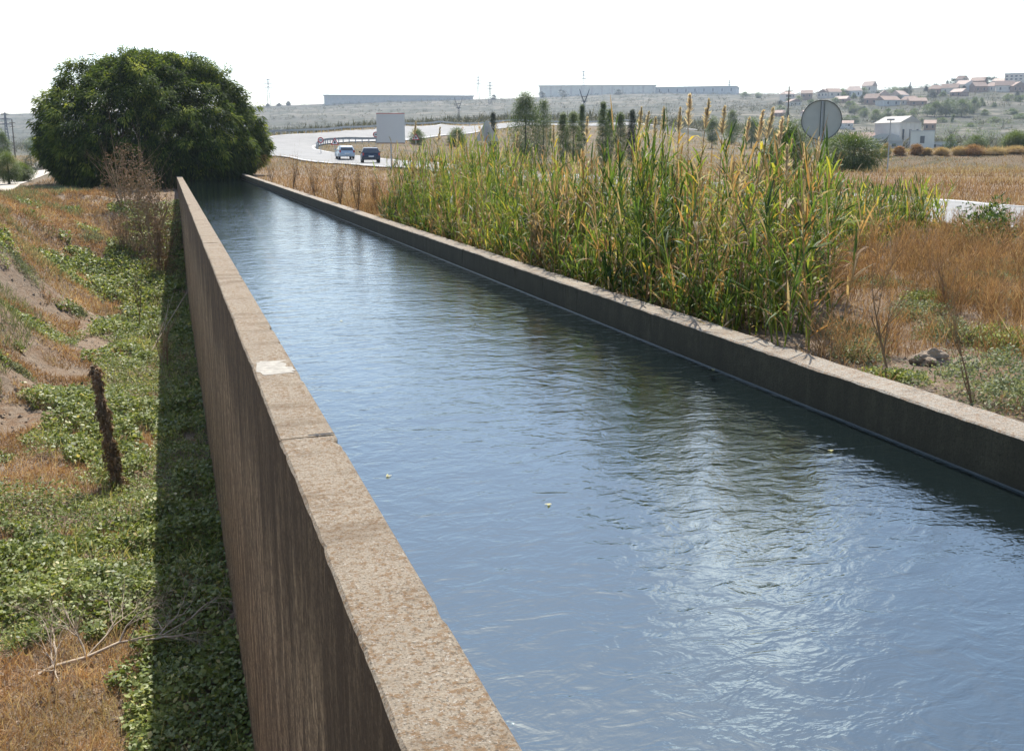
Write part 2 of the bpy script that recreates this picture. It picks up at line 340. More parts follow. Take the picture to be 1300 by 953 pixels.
# ------------------------------------------------------------------ ground and hills
def axis(a, b, step, grow, lo, hi):
    mid = list(np.arange(a, b, step)); r = []; x = b; s = step
    while x < hi: r.append(x); s *= grow; s = min(s, 60); x += s
    r.append(hi); l = []; x = a; s = step
    while x > lo:
        s *= grow; s = min(s, 60); x -= s; l.append(max(x, lo))
    return np.array(sorted(set(l + mid + r)))
gx = axis(-12, 24, .25, 1.03, -2600, 3400); gx = np.array(sorted(set(np.concatenate([gx[(abs(gx - .7) > .12) & (abs(gx - 5.15) > .12)], [.69, .71, 5.14, 5.16]]).tolist())))
gy = axis(6, 70, .3, 1.02, -40, 3200)
XX, YY = np.meshgrid(gx, gy, indexing='ij'); ZZ = zt(XX, YY)
# the built-up embankment of the canal ends behind the tree
V = np.stack([XX, YY, ZZ], -1).reshape(-1, 3); ny = len(gy)
ii, jj = np.meshgrid(np.arange(len(gx) - 1), np.arange(ny - 1), indexing='ij')
Q = np.stack([ii * ny + jj, (ii + 1) * ny + jj, (ii + 1) * ny + jj + 1, ii * ny + jj + 1], -1).reshape(-1, 4)
Dc = (V[Q[:, 0], 0] * HD[0] + V[Q[:, 0], 1] * HD[1])
def submesh(sel, name, mat):
    q = Q[sel]; u, inv = np.unique(q, return_inverse=True)
    mb = MB(); mb.add(V[u], inv.reshape(-1, 4)); return mb.build(name, mat, smooth=True)
tag(submesh(Dc < 300, 'ground', M['dirt']), kind='structure')
tag(submesh(Dc >= 300, 'hills', M['hill']), kind='structure')
# ------------------------------------------------------------------ canal
XL0, XL1, XR0, XR1 = .571, .922, 5.02, 5.33
def wall_section(x0, x1, zb, ya, yb, name, mat, parent, seed):
    st = .06 if yb < 24 else .25
    n = max(2, int((yb - ya) / st)); ys = np.linspace(ya, yb, n + 1)
    c = .014
    prof = [(x0, zb), (x0, zb * .5), (x0, -.25), (x0, -c), (x0 + c, 0), (x0 * .66 + x1 * .34, 0), (x0 * .33 + x1 * .67, 0), (x1 - c, 0), (x1, -c), (x1, -.25), (x1, zb * .5), (x1, zb)]
    m = len(prof); Vv = np.zeros((n + 1, m, 3))
    for j, (x, z) in enumerate(prof):
        amp = .007 if j in (3, 4, 7, 8) else (.002 if j in (5, 6) else .004)
        e = (fbm(ys * 9 + seed, ys * 0 + j * .7, 4)) * amp * 2 + fbm(ys * .8 + seed * 3, ys * 0 + (3 if j < 6 else 8), 2) * .016 * (j in (3, 4, 7, 8, 5, 6))
        sg = 1 if j < 6 else -1
        chip = -np.clip(fbm(ys * 5 + seed * 7, ys * 0 + (20 if j < 6 else 40), 3) - .17, 0, 1) * .14 * (j in (3, 4, 7, 8))
        Vv[:, j, 0] = x + sg * (e * .7 - chip); Vv[:, j, 1] = ys; Vv[:, j, 2] = z + (e + chip * .6 if 3 <= j <= 8 else 0)
    k, j = np.meshgrid(np.arange(n), np.arange(m - 1), indexing='ij')
    q = np.stack([k * m + j, (k + 1) * m + j, (k + 1) * m + j + 1, k * m + j + 1], -1).reshape(-1, 4)
    mb = MB(); mb.add(Vv.reshape(-1, 3), q); mb.add(np.zeros((0, 3)), [tuple(int(x) - mb.n for x in range(m)), tuple(int(x) - mb.n for x in range(n * m, n * m + m))[::-1]])
    return mb.build(name, mat, parent)
LJ = [-8, 6.2, 20.2, 34.1, 48.0, 69.6]
wl = empty('canal_wall', (XL0, 0, -5.5), label='tall brown stained concrete wall on the left side of the canal, in the foreground', cat='canal wall')
wr = empty('canal_wall', (XR0, 0, -1.6), label='low grey concrete wall on the far side of the canal, beside the reeds', cat='canal wall')
def sections(J, x0, x1, zb, mat, par, off):
    for i in range(len(J) - 1):
        s = wall_section(x0, x1, zb, J[i] + .006, J[i + 1] - .006, 'wall_section', mat, par, i * 3.1 + off)
        s.location = -Vector(par.location)
    mb = MB()
    for j in J[1:-1]: mb.box((x0 + .02, j - .0055, zb), (x1 - .02, j + .0055, -.02))
    o = mb.build('joint_filler', M['crack'], par); o.location = -Vector(par.location)
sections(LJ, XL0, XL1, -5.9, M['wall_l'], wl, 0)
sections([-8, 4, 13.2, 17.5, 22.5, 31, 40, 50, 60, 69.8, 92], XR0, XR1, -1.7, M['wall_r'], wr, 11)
# pale repair patch and the ragged broken joint on the left wall
mb = MB(); pts = []
for k in range(24):
    a = 2 * math.pi * k / 24; r = 1 + .12 * random.uniform(-1, 1)
    ca, sa = math.cos(a), math.sin(a)
    pts.append((.752 + .155 * r * math.copysign(abs(ca) ** .35, ca), 8.35 + .27 * r * math.copysign(abs(sa) ** .5, sa)))
n = len(pts); mb.add([(x, y, -.03) for x, y in pts] + [(x * .97 + .752 * .03, y, .006) for x, y in pts], [tuple(range(n, 2 * n))] + [(i, (i + 1) % n, n + (i + 1) % n, n + i) for i in range(n)])
o = mb.build('mortar_patch', M['mortar'], wl); o.location = -Vector(wl.location); o['label'] = 'pale mortar patch across the wall top'
mb = MB(); xs = np.linspace(.74, .915, 12); w = [.0] + [random.uniform(.012, .036) for _ in range(10)] + [.01]
mb.add([(x, 6.2 - w[i], .009) for i, x in enumerate(xs)] + [(x, 6.2 + w[i] * .7, .009) for i, x in enumerate(xs)], [(i, i + 1, 13 + i, 12 + i) for i in range(11)])
o = mb.build('crack', M['crack'], wl); o.location = -Vector(wl.location)
mb = MB(); mb.box((XR0 - .003, -8, -.42), (XR0 + .01, 92, -.338)); o = mb.build('waterline_ledge', M['wet'], wr); o.location = -Vector(wr.location)
mb = MB(); mb.box((XL1 - .01, -8, -1.9), (XR0 + .01, 92, -1.6)); tag(mb.build('canal_bed', M['crack']), kind='structure')
mb = MB(); mb.box((XL0 + .03, 69.6, -5.5), (XL1, 92, -.12)); tag(mb.build('canal_wall', M['wall_l']), 'dark stretch of canal wall swallowed by the big tree', 'canal wall')
mb = MB(); mb.box((XL0, 92, -5.5), (XR1, 92.4, .1)); tag(mb.build('canal_end_wall', M['wall_l']), 'concrete end wall of the canal behind the big tree', 'canal wall')
mb = MB(); mb.add([(XL1 - .02, -8, -.35), (XR0 + .005, -8, -.35), (XR0 + .005, 92, -.35), (XL1 - .02, 92, -.35)], [(0, 1, 2, 3)])
tag(mb.build('water', M['water']), kind='structure')
for px_, py_, lab in [(490, 605, 'small pale leaf floating beside the left wall'), (1058, 572, 'tiny white leaf floating near the far wall'), (432, 407, 'tiny leaf floating by the left wall beyond the mortar patch'), (790, 378, 'small floating leaf in the reed reflections'), (420, 330, 'pale floating leaf far down the canal'), (905, 470, 'dark floating leaf close to the far wall'), (700, 640, 'small brown leaf floating in the middle of the canal')]:
    g = G(px_, py_, -.348); fl_ = MB(); add_ribbons(fl_, np.zeros((2, 3)) + np.array([[0, 0, .004], [.01, .01, .006]]), np.array([[1, .3, 0], [.2, 1, .02]]), [.045, .03], [.02, .016], 0, [.98, .9], nseg=3); fo = fl_.build('floating_leaf', M['cover']); fo.location = g; fo.rotation_euler = (0, 0, px_); tag(fo, lab, 'leaf', 'leaves floating on the canal')
# ------------------------------------------------------------------ road and path
def strip(edgeA, edgeB, lift, name, mat, n=260, m=8, **k):
    def res(e):
        e = np.array(e); d = np.concatenate([[0], np.cumsum(np.linalg.norm(np.diff(e, axis=0), axis=1))]); t = np.linspace(0, d[-1], n)
        # smooth
        q = np.stack([np.interp(t, d, e[:, i]) for i in (0, 1)], 1)
        for _ in range(14): q[1:-1] = (q[:-2] + 2 * q[1:-1] + q[2:]) / 4
        return q
    a, b = edgeA, edgeB
    a = res(a); b = res(b)
    t = np.linspace(0, 1, m + 1); g = a[:, None] * (1 - t)[None, :, None] + b[:, None] * t[None, :, None]
    z = zt(g[..., 0], g[..., 1]) + lift
    Vv = np.concatenate([g, z[..., None]], -1).reshape(-1, 3); kk, j = np.meshgrid(np.arange(n - 1), np.arange(m), indexing='ij')
    q = np.stack([kk * (m + 1) + j, (kk + 1) * (m + 1) + j, (kk + 1) * (m + 1) + j + 1, kk * (m + 1) + j + 1], -1).reshape(-1, 4)
    mb = MB(); mb.add(Vv, q); return tag(mb.build(name, mat, smooth=True), **k), a, b
def pd(px, D): p = P(px, 190, D); return (p.x, p.y)
eA = [pd(1700, 15), pd(1300, 23), pd(900, 37), pd(650, 60), pd(510, 82), pd(440, 97), pd(395, 108), pd(350, 116), pd(325, 128), pd(318, 142), pd(330, 154), pd(350, 161), pd(400, 164), pd(440, 178), pd(510, 203), pd(560, 222), pd(650, 270), pd(800, 330), pd(900, 380)]
eB = [pd(1700, 23), pd(1300, 33), pd(900, 56), pd(650, 84), pd(510, 118), pd(470, 125), pd(432, 131), pd(405, 137), pd(398, 141), pd(397, 144), pd(400, 147), pd(412, 150), pd(430, 152), pd(470, 155), pd(520, 163), pd(570, 190), pd(650, 250), pd(800, 310), pd(900, 360)]
def norm_res(e, n=260):
    e = np.array(e); k = np.linspace(0, 1, len(e)); t = np.linspace(0, 1, n); q = np.stack([np.interp(t, k, e[:, i]) for i in (0, 1)], 1)
    for _ in range(10): q[1:-1] = (q[:-2] + 2 * q[1:-1] + q[2:]) / 4
    return q
qa, qb = norm_res(eA), norm_res(eB)
road, _, _ = strip(qa, qb, .13, 'road', M['asphalt'], kind='structure')
def offs(a, b, f0, f1, lift, name):
    return strip(a * (1 - f0) + b * f0, a * (1 - f1) + b * f1, lift, name, M['line'], m=1, kind='structure')
offs(qa, qb, .03, .055, .14, 'road_edge_line'); offs(qa, qb, .945, .97, .14, 'road_edge_line'); 
pe = [(-9.6, 40), (-9.4, 60), (-9.7, 72), (-10.3, 84), (-10.8, 100), (-12, 130), (-15, 170)]; pf = [(-11.2, 40), (-11.3, 60), (-12.3, 72), (-13.6, 84), (-14.5, 100), (-16, 130), (-18.5, 170)]
strip(pe, pf, .05, 'path', M['path'], kind='structure')
# ------------------------------------------------------------------ guard rails
def rail(line, name, lab, i0, i1, step=4, grp='guard rails along the road bend'):
    pts = line[i0:i1]; z = zt(pts[:, 0], pts[:, 1]) + .1
    r = empty(name, (*pts[0], z[0]), label=lab, cat='guard rail', group=grp)
    mb = MB(); n = len(pts); d = np.gradient(pts, axis=0); d /= np.linalg.norm(d, axis=1, keepdims=True); nr = np.stack([-d[:, 1], d[:, 0]], 1)
    prof = [(0, .45), (.05, .52), (0, .60), (.05, .68), (0, .76)]
    V = np.array([[(*(pts[i] + nr[i] * o - pts[0]), z[i] + h - z[0]) for (o, h) in prof + [(o - .02, h) for (o, h) in prof[::-1]]] for i in range(n)])
    m = 10; k, j = np.meshgrid(np.arange(n - 1), np.arange(m), indexing='ij')
    q = np.stack([k * m + j, (k + 1) * m + j, (k + 1) * m + (j + 1) % m, k * m + (j + 1) % m], -1).reshape(-1, 4)
    mb.add(V.reshape(-1, 3), q); mb.build('rail_beam', M['steel'], r)
    d0 = 0
    for i in range(0, n, step):
        p = MB(); x, y = pts[i] - pts[0]; zz = z[i] - z[0]
        p.box((x - .06, y - .06, zz - .5), (x + .06, y + .06, zz + .74)); p.build('post', M['steel'], r)
outb = qa + (qa - qb) / np.linalg.norm(qa - qb, axis=1, keepdims=True) * .7
inb = qb + (qb - qa) / np.linalg.norm(qa - qb, axis=1, keepdims=True) * .7
rail(outb, 'guard_rail', 'long steel guard rail on the outer edge of the upper road', 155, 246, 3)
rail(inb, 'guard_rail', 'steel guard rail round the inside of the bend behind the two cars', 108, 196, 3)
# ------------------------------------------------------------------ vegetation scatter
def project(x, y, z):
    D = x * HD[0] + y * HD[1]; R = x * RT[0] + y * RT[1]; h = z - EYE
    zc = D * math.cos(TH) - h * math.sin(TH); yc = D * math.sin(TH) + h * math.cos(TH)
    return PX + F * R / zc, PY - F * yc / zc
def inview(x, y, z, mx=70):
    px, py = project(x, y, z); return (px > -mx) & (px < 1300 + mx) & (py < 1040) & (py > -50)
def pts_in(n, x0, x1, y0, y1, test=None, near=0.0):
    # denser close to the camera when near > 0
    x = rng.uniform(x0, x1, n); u = rng.random(n)
    y = y0 * (y1 / y0) ** u if near else rng.uniform(y0, y1, n)
    z = zt(x, y); k = inview(x, y, z)
    if test is not None: k &= test(x, y)
    return x[k], y[k], z[k]
# masks on the left bank (world metres)
def green_mask(x, y):
    n = fbm(x / 1.3, y / 1.6, 4); n2 = fbm(x * 1.2 + 40, y * 1.2, 3)
    g = np.where(y < 26, -3.4, np.where(y < 36, -3.3, -2.9))
    edge = x - g + n * 3.4
    keep = edge > 0
    keep &= ~((y < 15.0 + n * 3) & (x < -.9 + n))
    keep &= ~((abs(y - 23 + (x + 3.3) * .6) < 1.5 + n * 3) & (x < -2.1 + n * 1.5))
    keep &= n2 > -.17
    keep |= (n > .13) & (x > -7.5)
    return keep
def veg(): return MB()
# ground cover
gc = MB()
x, y, z = pts_in(300000, -8, .56, 9.5, 62, green_mask, 1)
N = len(x); D = np.hypot(x, y); sz = np.clip(.060 + .0015 * (D - 11), .06, .15) * rng.uniform(.6, 1.35, N)
hgt = rng.random(N) ** .8 * (.04 + .75 * np.clip(fbm(x / .9, y / .9, 3) + .28, 0, 1)); sz = sz * np.where(fbm(x / 1.9 + 12, y / 1.9, 2) > .02, .72, 1.18)
d = rdir(N, -12, 62); tn = np.clip(rng.beta(2.2, 2.6, N) * .86 + fbm(x / .7, y / .7, 2) * .4, 0, .9); tn = np.where(rng.random(N) < .035, rng.uniform(.93, 1, N), tn)
add_ribbons(gc, np.stack([x, y, z + hgt], 1), d, sz, sz * rng.uniform(.55, .9, N), rng.uniform(0, .35, N), tn, nseg=2, twist=rng.normal(0, .5, N), base=.35)
tag(gc.build('ground_cover', M['cover']), 'low green leafy ground cover in the gully beside the tall wall', 'ground cover', kind='stuff')
gg = MB()
def gmix(x, y): return green_mask(x, y) & (fbm(x / .9 + 80, y / .9, 3) > -.08)
x, y, z = pts_in(30000, -7, .5, 9.5, 60, gmix, 1); N = len(x); Dg = np.hypot(x, y)
add_ribbons(gg, np.stack([x, y, z], 1), rdir(N, 35, 90), rng.uniform(.2, .62, N), .004 + .0004 * Dg, rng.uniform(.1, .6, N), np.where(rng.random(N) < .5, rng.uniform(.2, .7, N), rng.uniform(.85, 1, N)), nseg=3, twist=rng.uniform(0, 3, N))
tag(gg.build('gully_grass', M['cover']), 'thin green and straw coloured grass blades rising from the ground cover', 'grass', kind='stuff')
# dry grass of the bank
def dry_mask(x, y):
    n = fbm(x / 1.7 + 9, y / 1.7, 4)
    return (~green_mask(x, y) | (rng.random(len(x)) < .05)) & ((n > -.06) | (y > 44) | (y < 18)) & ~((x < -9.6) & (x > -13.8))
dg = MB()
x, y, z = pts_in(330000, -12, .4, 8.5, 72, dry_mask, 1)
N = len(x); D = np.hypot(x, y); L = rng.uniform(.1, .34, N) * np.where(y > 40, 1.35, 1) * np.where(y < 17, 1.25, 1); 
add_ribbons(dg, np.stack([x, y, z - .02], 1), rdir(N, 25, 88), L, np.clip(.004 + .00045 * D, .007, .035), rng.uniform(0, .5, N), np.clip(rng.beta(2, 2.0, N) + .08 + fbm(x / 1.5, y / 1.5, 2) * .9 + (y < 17) * .15, 0, 1), nseg=2, twist=rng.uniform(0, 3, N))
tag(dg.build('dry_grass', M['dry']), 'rusty orange dry grass covering the left bank', 'dry grass', kind='stuff')
sg = MB()
def strawm(x, y): return (x < -4.5) & (fbm(x / 2.5 + 30, y / 2.5, 3) > .04) & (x > -9.5)
x, y, z = pts_in(60000, -10, -3, 24, 76, strawm)
N = len(x); add_ribbons(sg, np.stack([x, y, z], 1), rdir(N, 50, 90), rng.uniform(.2, .5, N), .02, .2, rng.random(N), nseg=2, twist=rng.uniform(0, 3, N))
tag(sg.build('straw_grass', M['sage']), 'pale grey green tufts on the top of the left bank', 'grass', kind='stuff')
# right-hand side: orange weeds, straw, field
bedp = [(5.45, 7.9), (6.4, 8.3), (7.8, 10.5), (9.3, 13), (12, 15.5), (16.5, 18), (17.6, 19.8), (16.5, 23), (14, 27), (13.5, 31), (11, 36), (8.2, 33), (5.5, 26.5)]
def inpoly(x, y, poly):
    c = np.zeros(len(x), bool); n = len(poly)
    for i in range(n):
        x1, y1 = poly[i]; x2, y2 = poly[(i + 1) % n]
        k = ((y1 > y) != (y2 > y)) & (x < (x2 - x1) * (y - y1) / (y2 - y1 + 1e-12) + x1); c ^= k
    return c
ra, rb = qa[:90], qb[:90]; roadpoly = [tuple(p) for p in ra] + [tuple(p) for p in rb[::-1]]
roadpoly_full = [tuple(p) for p in qa] + [tuple(p) for p in qb[::-1]]
def noroad(x, y): return ~inpoly(x, y, roadpoly_full)
def weedm(x, y):
    n = fbm(x / 1.6, y / 1.6 + 5, 4)
    return (~inpoly(x, y, bedp)) & noroad(x, y) & ((n > -.15) | (y > 11 + x * .5)) & ~((x < 5.75 + n * 2) & (y < 9.4))
wd = MB()
x, y, z = pts_in(95000, 5.4, 26, 4.5, 40, weedm, 1)
N = len(x); D = np.hypot(x, y); hh = np.clip(.28 + fbm(x / 1.1, y / 1.1, 3) * 1.1, .08, .75)
add_ribbons(wd, np.stack([x, y, z - .02], 1), rdir(N, 45, 90), hh * rng.uniform(.4, 1.15, N), np.clip(.003 + .0004 * D, .005, .02), rng.uniform(0, .25, N), np.clip(rng.beta(2, 2.2, N) + fbm(x / 1.2, y / 1.2, 2), 0, 1), nseg=2, twist=rng.uniform(0, 3, N))
# seedy side twigs
k = rng.random(N) < .6; x2, y2, z2 = x[k], y[k], z[k] + hh[k] * rng.uniform(.2, .8, k.sum())
add_ribbons(wd, np.stack([x2, y2, z2], 1), rdir(k.sum(), 10, 75), rng.uniform(.04, .12, k.sum()), .012, .1, rng.beta(2, 2, k.sum()) * .8, nseg=1, twist=rng.uniform(0, 3, k.sum()))
tag(wd.build('dry_weeds', M['dry']), 'rust brown dry weeds between the reeds and the near road', 'dry weeds', kind='stuff')
fw = MB()
def fieldm(x, y): return noroad(x, y) & ~inpoly(x, y, bedp) & ~((x < -9.4) & (x > -17) & (y < 180)) & (((x - .5) ** 2 + (y - 77) ** 2) > 50)
n = 100000; u = rng.random(n); Dd = 26 * (115 / 26) ** u; s = rng.uniform(-.56, .56, n); x = HD[0] * Dd + RT[0] * s * Dd; y = HD[1] * Dd + RT[1] * s * Dd
k = fieldm(x, y) & ((x > 5.5) | (x < .4) & (y > 70)); x, y, Dd = x[k], y[k], Dd[k]; z = zt(x, y); N = len(x)
add_ribbons(fw, np.stack([x, y, z - .03], 1), rdir(N, 50, 90), rng.uniform(.15, .5, N) * np.where(Dd > 60, .8, 1), .010 + .0009 * Dd, .1, np.clip(rng.beta(2, 2, N) * .9 + fbm(x / 7, y / 7, 3) * .9, 0, 1), nseg=1, twist=rng.uniform(0, 3, N))
tag(fw.build('field_weeds', M['dry']), 'dry orange weeds in the field past the road and behind the canal', 'dry weeds', kind='stuff')
fs = MB()
n = 30000; Dd = rng.uniform(90, 290, n); s = rng.uniform(-.56, .56, n); x = HD[0] * Dd + RT[0] * s * Dd; y = HD[1] * Dd + RT[1] * s * Dd
k = fieldm(x, y) & (fbm(x / 12, y / 12 + 20, 3) > -.08); x, y, Dd = x[k], y[k], Dd[k]; N = len(x); add_ribbons(fs, np.stack([x, y, zt(x, y) - .03], 1), rdir(N, 40, 90), rng.uniform(.3, .8, N), .0014 * Dd, .1, rng.random(N) * .5, nseg=1, twist=rng.uniform(0, 3, N))
n = 26000; Dd = rng.uniform(26, 105, n); s = rng.uniform(-.3, .56, n); x = HD[0] * Dd + RT[0] * s * Dd; y = HD[1] * Dd + RT[1] * s * Dd
k = fieldm(x, y) & (x > 5.5) & (fbm(x / 4, y / 4 + 60, 3) > .05); x, y, Dd = x[k], y[k], Dd[k]; z = zt(x, y); N = len(x)
add_ribbons(fs, np.stack([x, y, z - .03], 1), rdir(N, 55, 90), rng.uniform(.2, .65, N), .010 + .0006 * Dd, .1, rng.random(N), nseg=1, twist=rng.uniform(0, 3, N))
tag(fs.build('straw', M['straw']), 'pale straw scattered in the field along the canal', 'straw', kind='stuff')
wc = MB(); n = 3000; cx = rng.uniform(5.6, 24, n); cy = 6 * (34 / 6) ** rng.random(n); k = weedm(cx, cy) & inview(cx, cy, zt(cx, cy)) & (fbm(cx / 2.2, cy / 2.2 + 70, 3) > -.13); cx, cy = cx[k], cy[k]; cz = zt(cx, cy); K = len(cx)
per = 150; idx = np.repeat(np.arange(K), per); hh = rng.uniform(.3, .75, K)[idx]; n = K * per; tt = rng.random(n); rad = rng.uniform(.10, .26, K)[idx] * (.35 + .65 * tt); an = rng.random(n) * 6.283; q = rng.random(n) ** .5 * rad
p = np.stack([cx[idx] + np.cos(an) * q, cy[idx] + np.sin(an) * q, cz[idx] + hh * tt * .92], 1); dr = np.stack([np.cos(an) * .35, np.sin(an) * .35, np.ones(n)], 1) + rng.normal(0, .3, (n, 3))
Dp_ = np.hypot(cx, cy)[idx]; add_ribbons(wc, p, dr, rng.uniform(.06, .16, n), .006 + .00045 * Dp_, .05, np.clip(rng.beta(2, 2.4, n) * .8 + rng.uniform(-.15, .2, K)[idx], 0, 1), nseg=1, twist=rng.uniform(0, 3, n))
tag(wc.build('weed_clumps', M['dry']), 'bushy rust brown dry weed clumps right of the reed bed', 'dry weeds', kind='stuff')
lt = MB(); x, y, z = pts_in(42000, 5.4, 22, 4.5, 24, noroad, 1); N = len(x); add_ribbons(lt, np.stack([x, y, z + .012], 1), rdir(N, -6, 22), rng.uniform(.03, .13, N), rng.uniform(.003, .012, N), .0, rng.random(N), nseg=1, twist=rng.normal(0, .4, N))
tag(lt.build('litter', M['straw']), 'dry stems and leaf litter lying on the soil behind the far wall', 'litter', kind='stuff')
# small sage coloured plants on the right verge, as separate clumps
def shrub(name, loc, rx, rz, nl, ls, mat, lab, cat, grp=None, stems=True, tl=(0, 1), ry=None):
    r = empty(name, loc, label=lab, cat=cat, group=grp); ry = ry or rx
    lobes = rng.normal(0, .35, (9, 3)) * np.array([1, 1, .2])
    u = rdir(nl, -5, 88); rr = rng.uniform(.35, 1, nl) ** .6 * (1 + .3 * np.sin(u[:, 0] * 5 + loc[0]) * np.cos(u[:, 1] * 6 + loc[1]))
    p = (u * rr[:, None] * (.55 if not stems else 1) + (lobes[rng.integers(0, 9, nl)] if not stems else 0)) * np.array([rx, ry, rz]); p[:, 2] = np.maximum(p[:, 2], .01) + (zt(p[:, 0] + loc[0], p[:, 1] + loc[1]) - loc[2] if not stems else 0)
    d = u * .7 + rng.normal(0, .6, (nl, 3)); mb = MB()
    add_ribbons(mb, p, d, ls * rng.uniform(.6, 1.3, nl), ls * .5, .2, rng.uniform(*tl, nl), nseg=2 if ls < .1 else 1, twist=rng.normal(0, .7, nl))
    mb.build('foliage', mat, r)
    if stems:
        st = MB()
        for i in range(7):
            a = rdir(1, 35, 80)[0]; st.tube([(0, 0, -.05), a * np.array([rx, ry, rz]) * .45, a * np.array([rx, ry, rz]) * .85], [.012 * rx / .5, .008 * rx / .5, .003], 4)
        st.build('stem', M['twig'], r)
    return r
sg_spots = [(1075, 425, .55, .26, 'low sage green plant by the reed edge behind the canal wall'), (1275, 500, .85, .42, 'large leafy sage green plant at the right edge behind the canal wall'),
            (1090, 452, .4, .2, 'sage green plant between the reed edge and the leaning stalk'), (1205, 430, .5, .25, 'sage green plant in front of the dense rusty weeds'), (1160, 405, .45, .22, 'pale green plant in the middle of the rusty weeds'), (1290, 440, .6, .3, 'bushy grey green plant near the right edge above the largest one'), (1262, 360, .8, .25, 'green plant below the roadside shrub'), (1140, 478, .25, .12, 'small green plant touching the far canal wall'), (1230, 380, .7, .22, 'grey green plant among the rusty weeds'),
            (1290, 340, .8, .25, 'pale green plant near the right edge below the road'), (1100, 360, .6, .18, 'sage green plant close behind the bright reeds'), (1185, 385, .45, .2, 'green bushy plant at the centre of the rusty weeds')]
for px, py, rx, rz, lab in sg_spots:
    g = G(px, py, -.15); g.z = zt1(g.x, g.y)
    shrub('low_shrub', g, rx, rz, int(7000 * rx), .032, M['cover'] if 'green plant touching' in lab or 'bushy' in lab else M['sage'], lab, 'shrub', 'low green plants behind the far wall', stems=False, tl=(.1, .9))
for px, py, rx, rz, lab in [(95, 395, .5, .25, 'small grey green plant halfway up the left bank'), (35, 345, .8, .25, 'grey green plant near the left edge of the bank'), (20, 470, .5, .3, 'dark green plant above the bare earth of the left bank'), (120, 300, 1., .3, 'pale grey green plant in orange grass of the left bank')]:
    g = P(px, py, 20)
    # walk down the ray to the terrain
    for Dq in np.arange(14, 75, .2):
        g = P(px, py, Dq)
        if g.z < zt1(g.x, g.y): break
    shrub('bank_shrub', g, rx, rz, int(2600 * rx), .06, M['sage'], lab, 'shrub', 'shrubs on the left bank', stems=False)
# shrub by the near road
g = G(1252, 308, -.12); g.z = zt1(g.x, g.y); shrub('road_shrub', g, .75, .85, 1500, .13, M['poplar'], 'dark green upright shrub beside the near road', 'shrub')
g = G(1215, 310, -.12)
# ------------------------------------------------------------------ reeds
def reeds(x, y, z, H, nleaf, mb, plume=None, dead=0.15, lw=.030, lmul=1.0, gmax=.7):
    N = len(x); lean = rng.normal(0, .13, (N, 2)); top = np.stack([x + lean[:, 0] * H, y + lean[:, 1] * H, z + H], 1); base = np.stack([x, y, z - .05], 1)
    d = top - base; isdead = rng.random(N) < dead + np.clip(fbm(x / 1.1 + 55, y / 1.1, 3) * 1.6, -.15, .5)
    add_ribbons(mb, base, d, np.linalg.norm(d, axis=1), .016, .02, np.where(isdead, .97, rng.uniform(.5, .72, N)), nseg=3, tip=.4, base=1, twist=rng.uniform(0, 3, N))
    add_ribbons(mb, base + .004, d, np.linalg.norm(d, axis=1), .016, .02, np.where(isdead, .97, rng.uniform(.5, .72, N)), nseg=3, tip=.4, base=1, twist=rng.uniform(0, 3, N))
    n = N * nleaf; idx = np.repeat(np.arange(N), nleaf); t = np.tile(np.linspace(.16, .98, nleaf), N) + rng.normal(0, .03, n); t = np.clip(t, .05, 1)
    p = base[idx] + d[idx] * t[:, None]
    dr = rdir(n, 34, 78); dr[:, 2] += (t > .85) * .9
    tn = np.clip(rng.beta(2, 2.2, n) * gmax + np.clip(fbm(x[idx] / 1.3, y[idx] / 1.3, 3) * .75, -.34, .36), 0, .74); q = rng.random(n)
    low = t < .42
    tn = np.where(q < .03 + .06 * low, rng.uniform(.76, .92, n), tn); tn = np.where((rng.random(n) < .10 + .38 * low) | (isdead[idx] & (rng.random(n) < .75)), rng.uniform(.9, 1, n), tn)
    Ln = rng.uniform(.28, .56, n) * lmul
    add_ribbons(mb, p, dr, Ln, lw * rng.uniform(.7, 1.3, n), rng.uniform(.05, .85, n), tn, nseg=4, twist=rng.normal(0, .35, n), base=.5)
    return top, d
rd = MB()
n = 9000; x = rng.uniform(5.4, 20, n); y = rng.uniform(7, 41, n); k = inpoly(x, y, bedp); x, y = x[k], y[k]
dist = np.hypot(x, y); z = zt(x, y); shape = fbm(x / 1.8, y / 1.8, 3)
# tall close to the canal, lower towards the road
tall = sm(1 - (x - 7.0 - (y > 15) * np.clip((y - 15) * .12, 0, 2.6)) / 3.2)
e = sm((x - 5.3) / .8) * .35 + .65
H = (1.02 + 1.0 * tall) * (1 + shape * .95) * e * rng.uniform(.78, 1.1, len(x)); H *= 1 - .30 * sm((y - 22) / 10)
H *= np.where(y < 14, 1.06, .94) * (1 - .4 * sm((9.4 - y + (x - 5.4) * .5) / 1.6))
edge = np.clip(-(x - 7.0 - (y > 15) * np.clip((y - 15) * .12, 0, 2.6)) / 3.2 + 1, 0, 1)
H *= np.where((tall < .35) & (rng.random(len(x)) < .55), .62, 1)
keep = (rng.random(len(x)) < np.clip(1.35 - .02 * dist, .5, 1)) & (fbm(x / 1.0 + 33, y / 1.0, 3) > np.where(tall > .5, -.11, .0))
x, y, z, H = x[keep], y[keep], z[keep], H[keep]
near = y < 16
top, dd = reeds(x[near], y[near], z[near], H[near], 23, rd, dead=.30, lw=.023, lmul=1.12)
top2, dd2 = reeds(x[~near], y[~near], z[~near], H[~near], 13, rd, dead=.28, lw=.022, lmul=1.0)
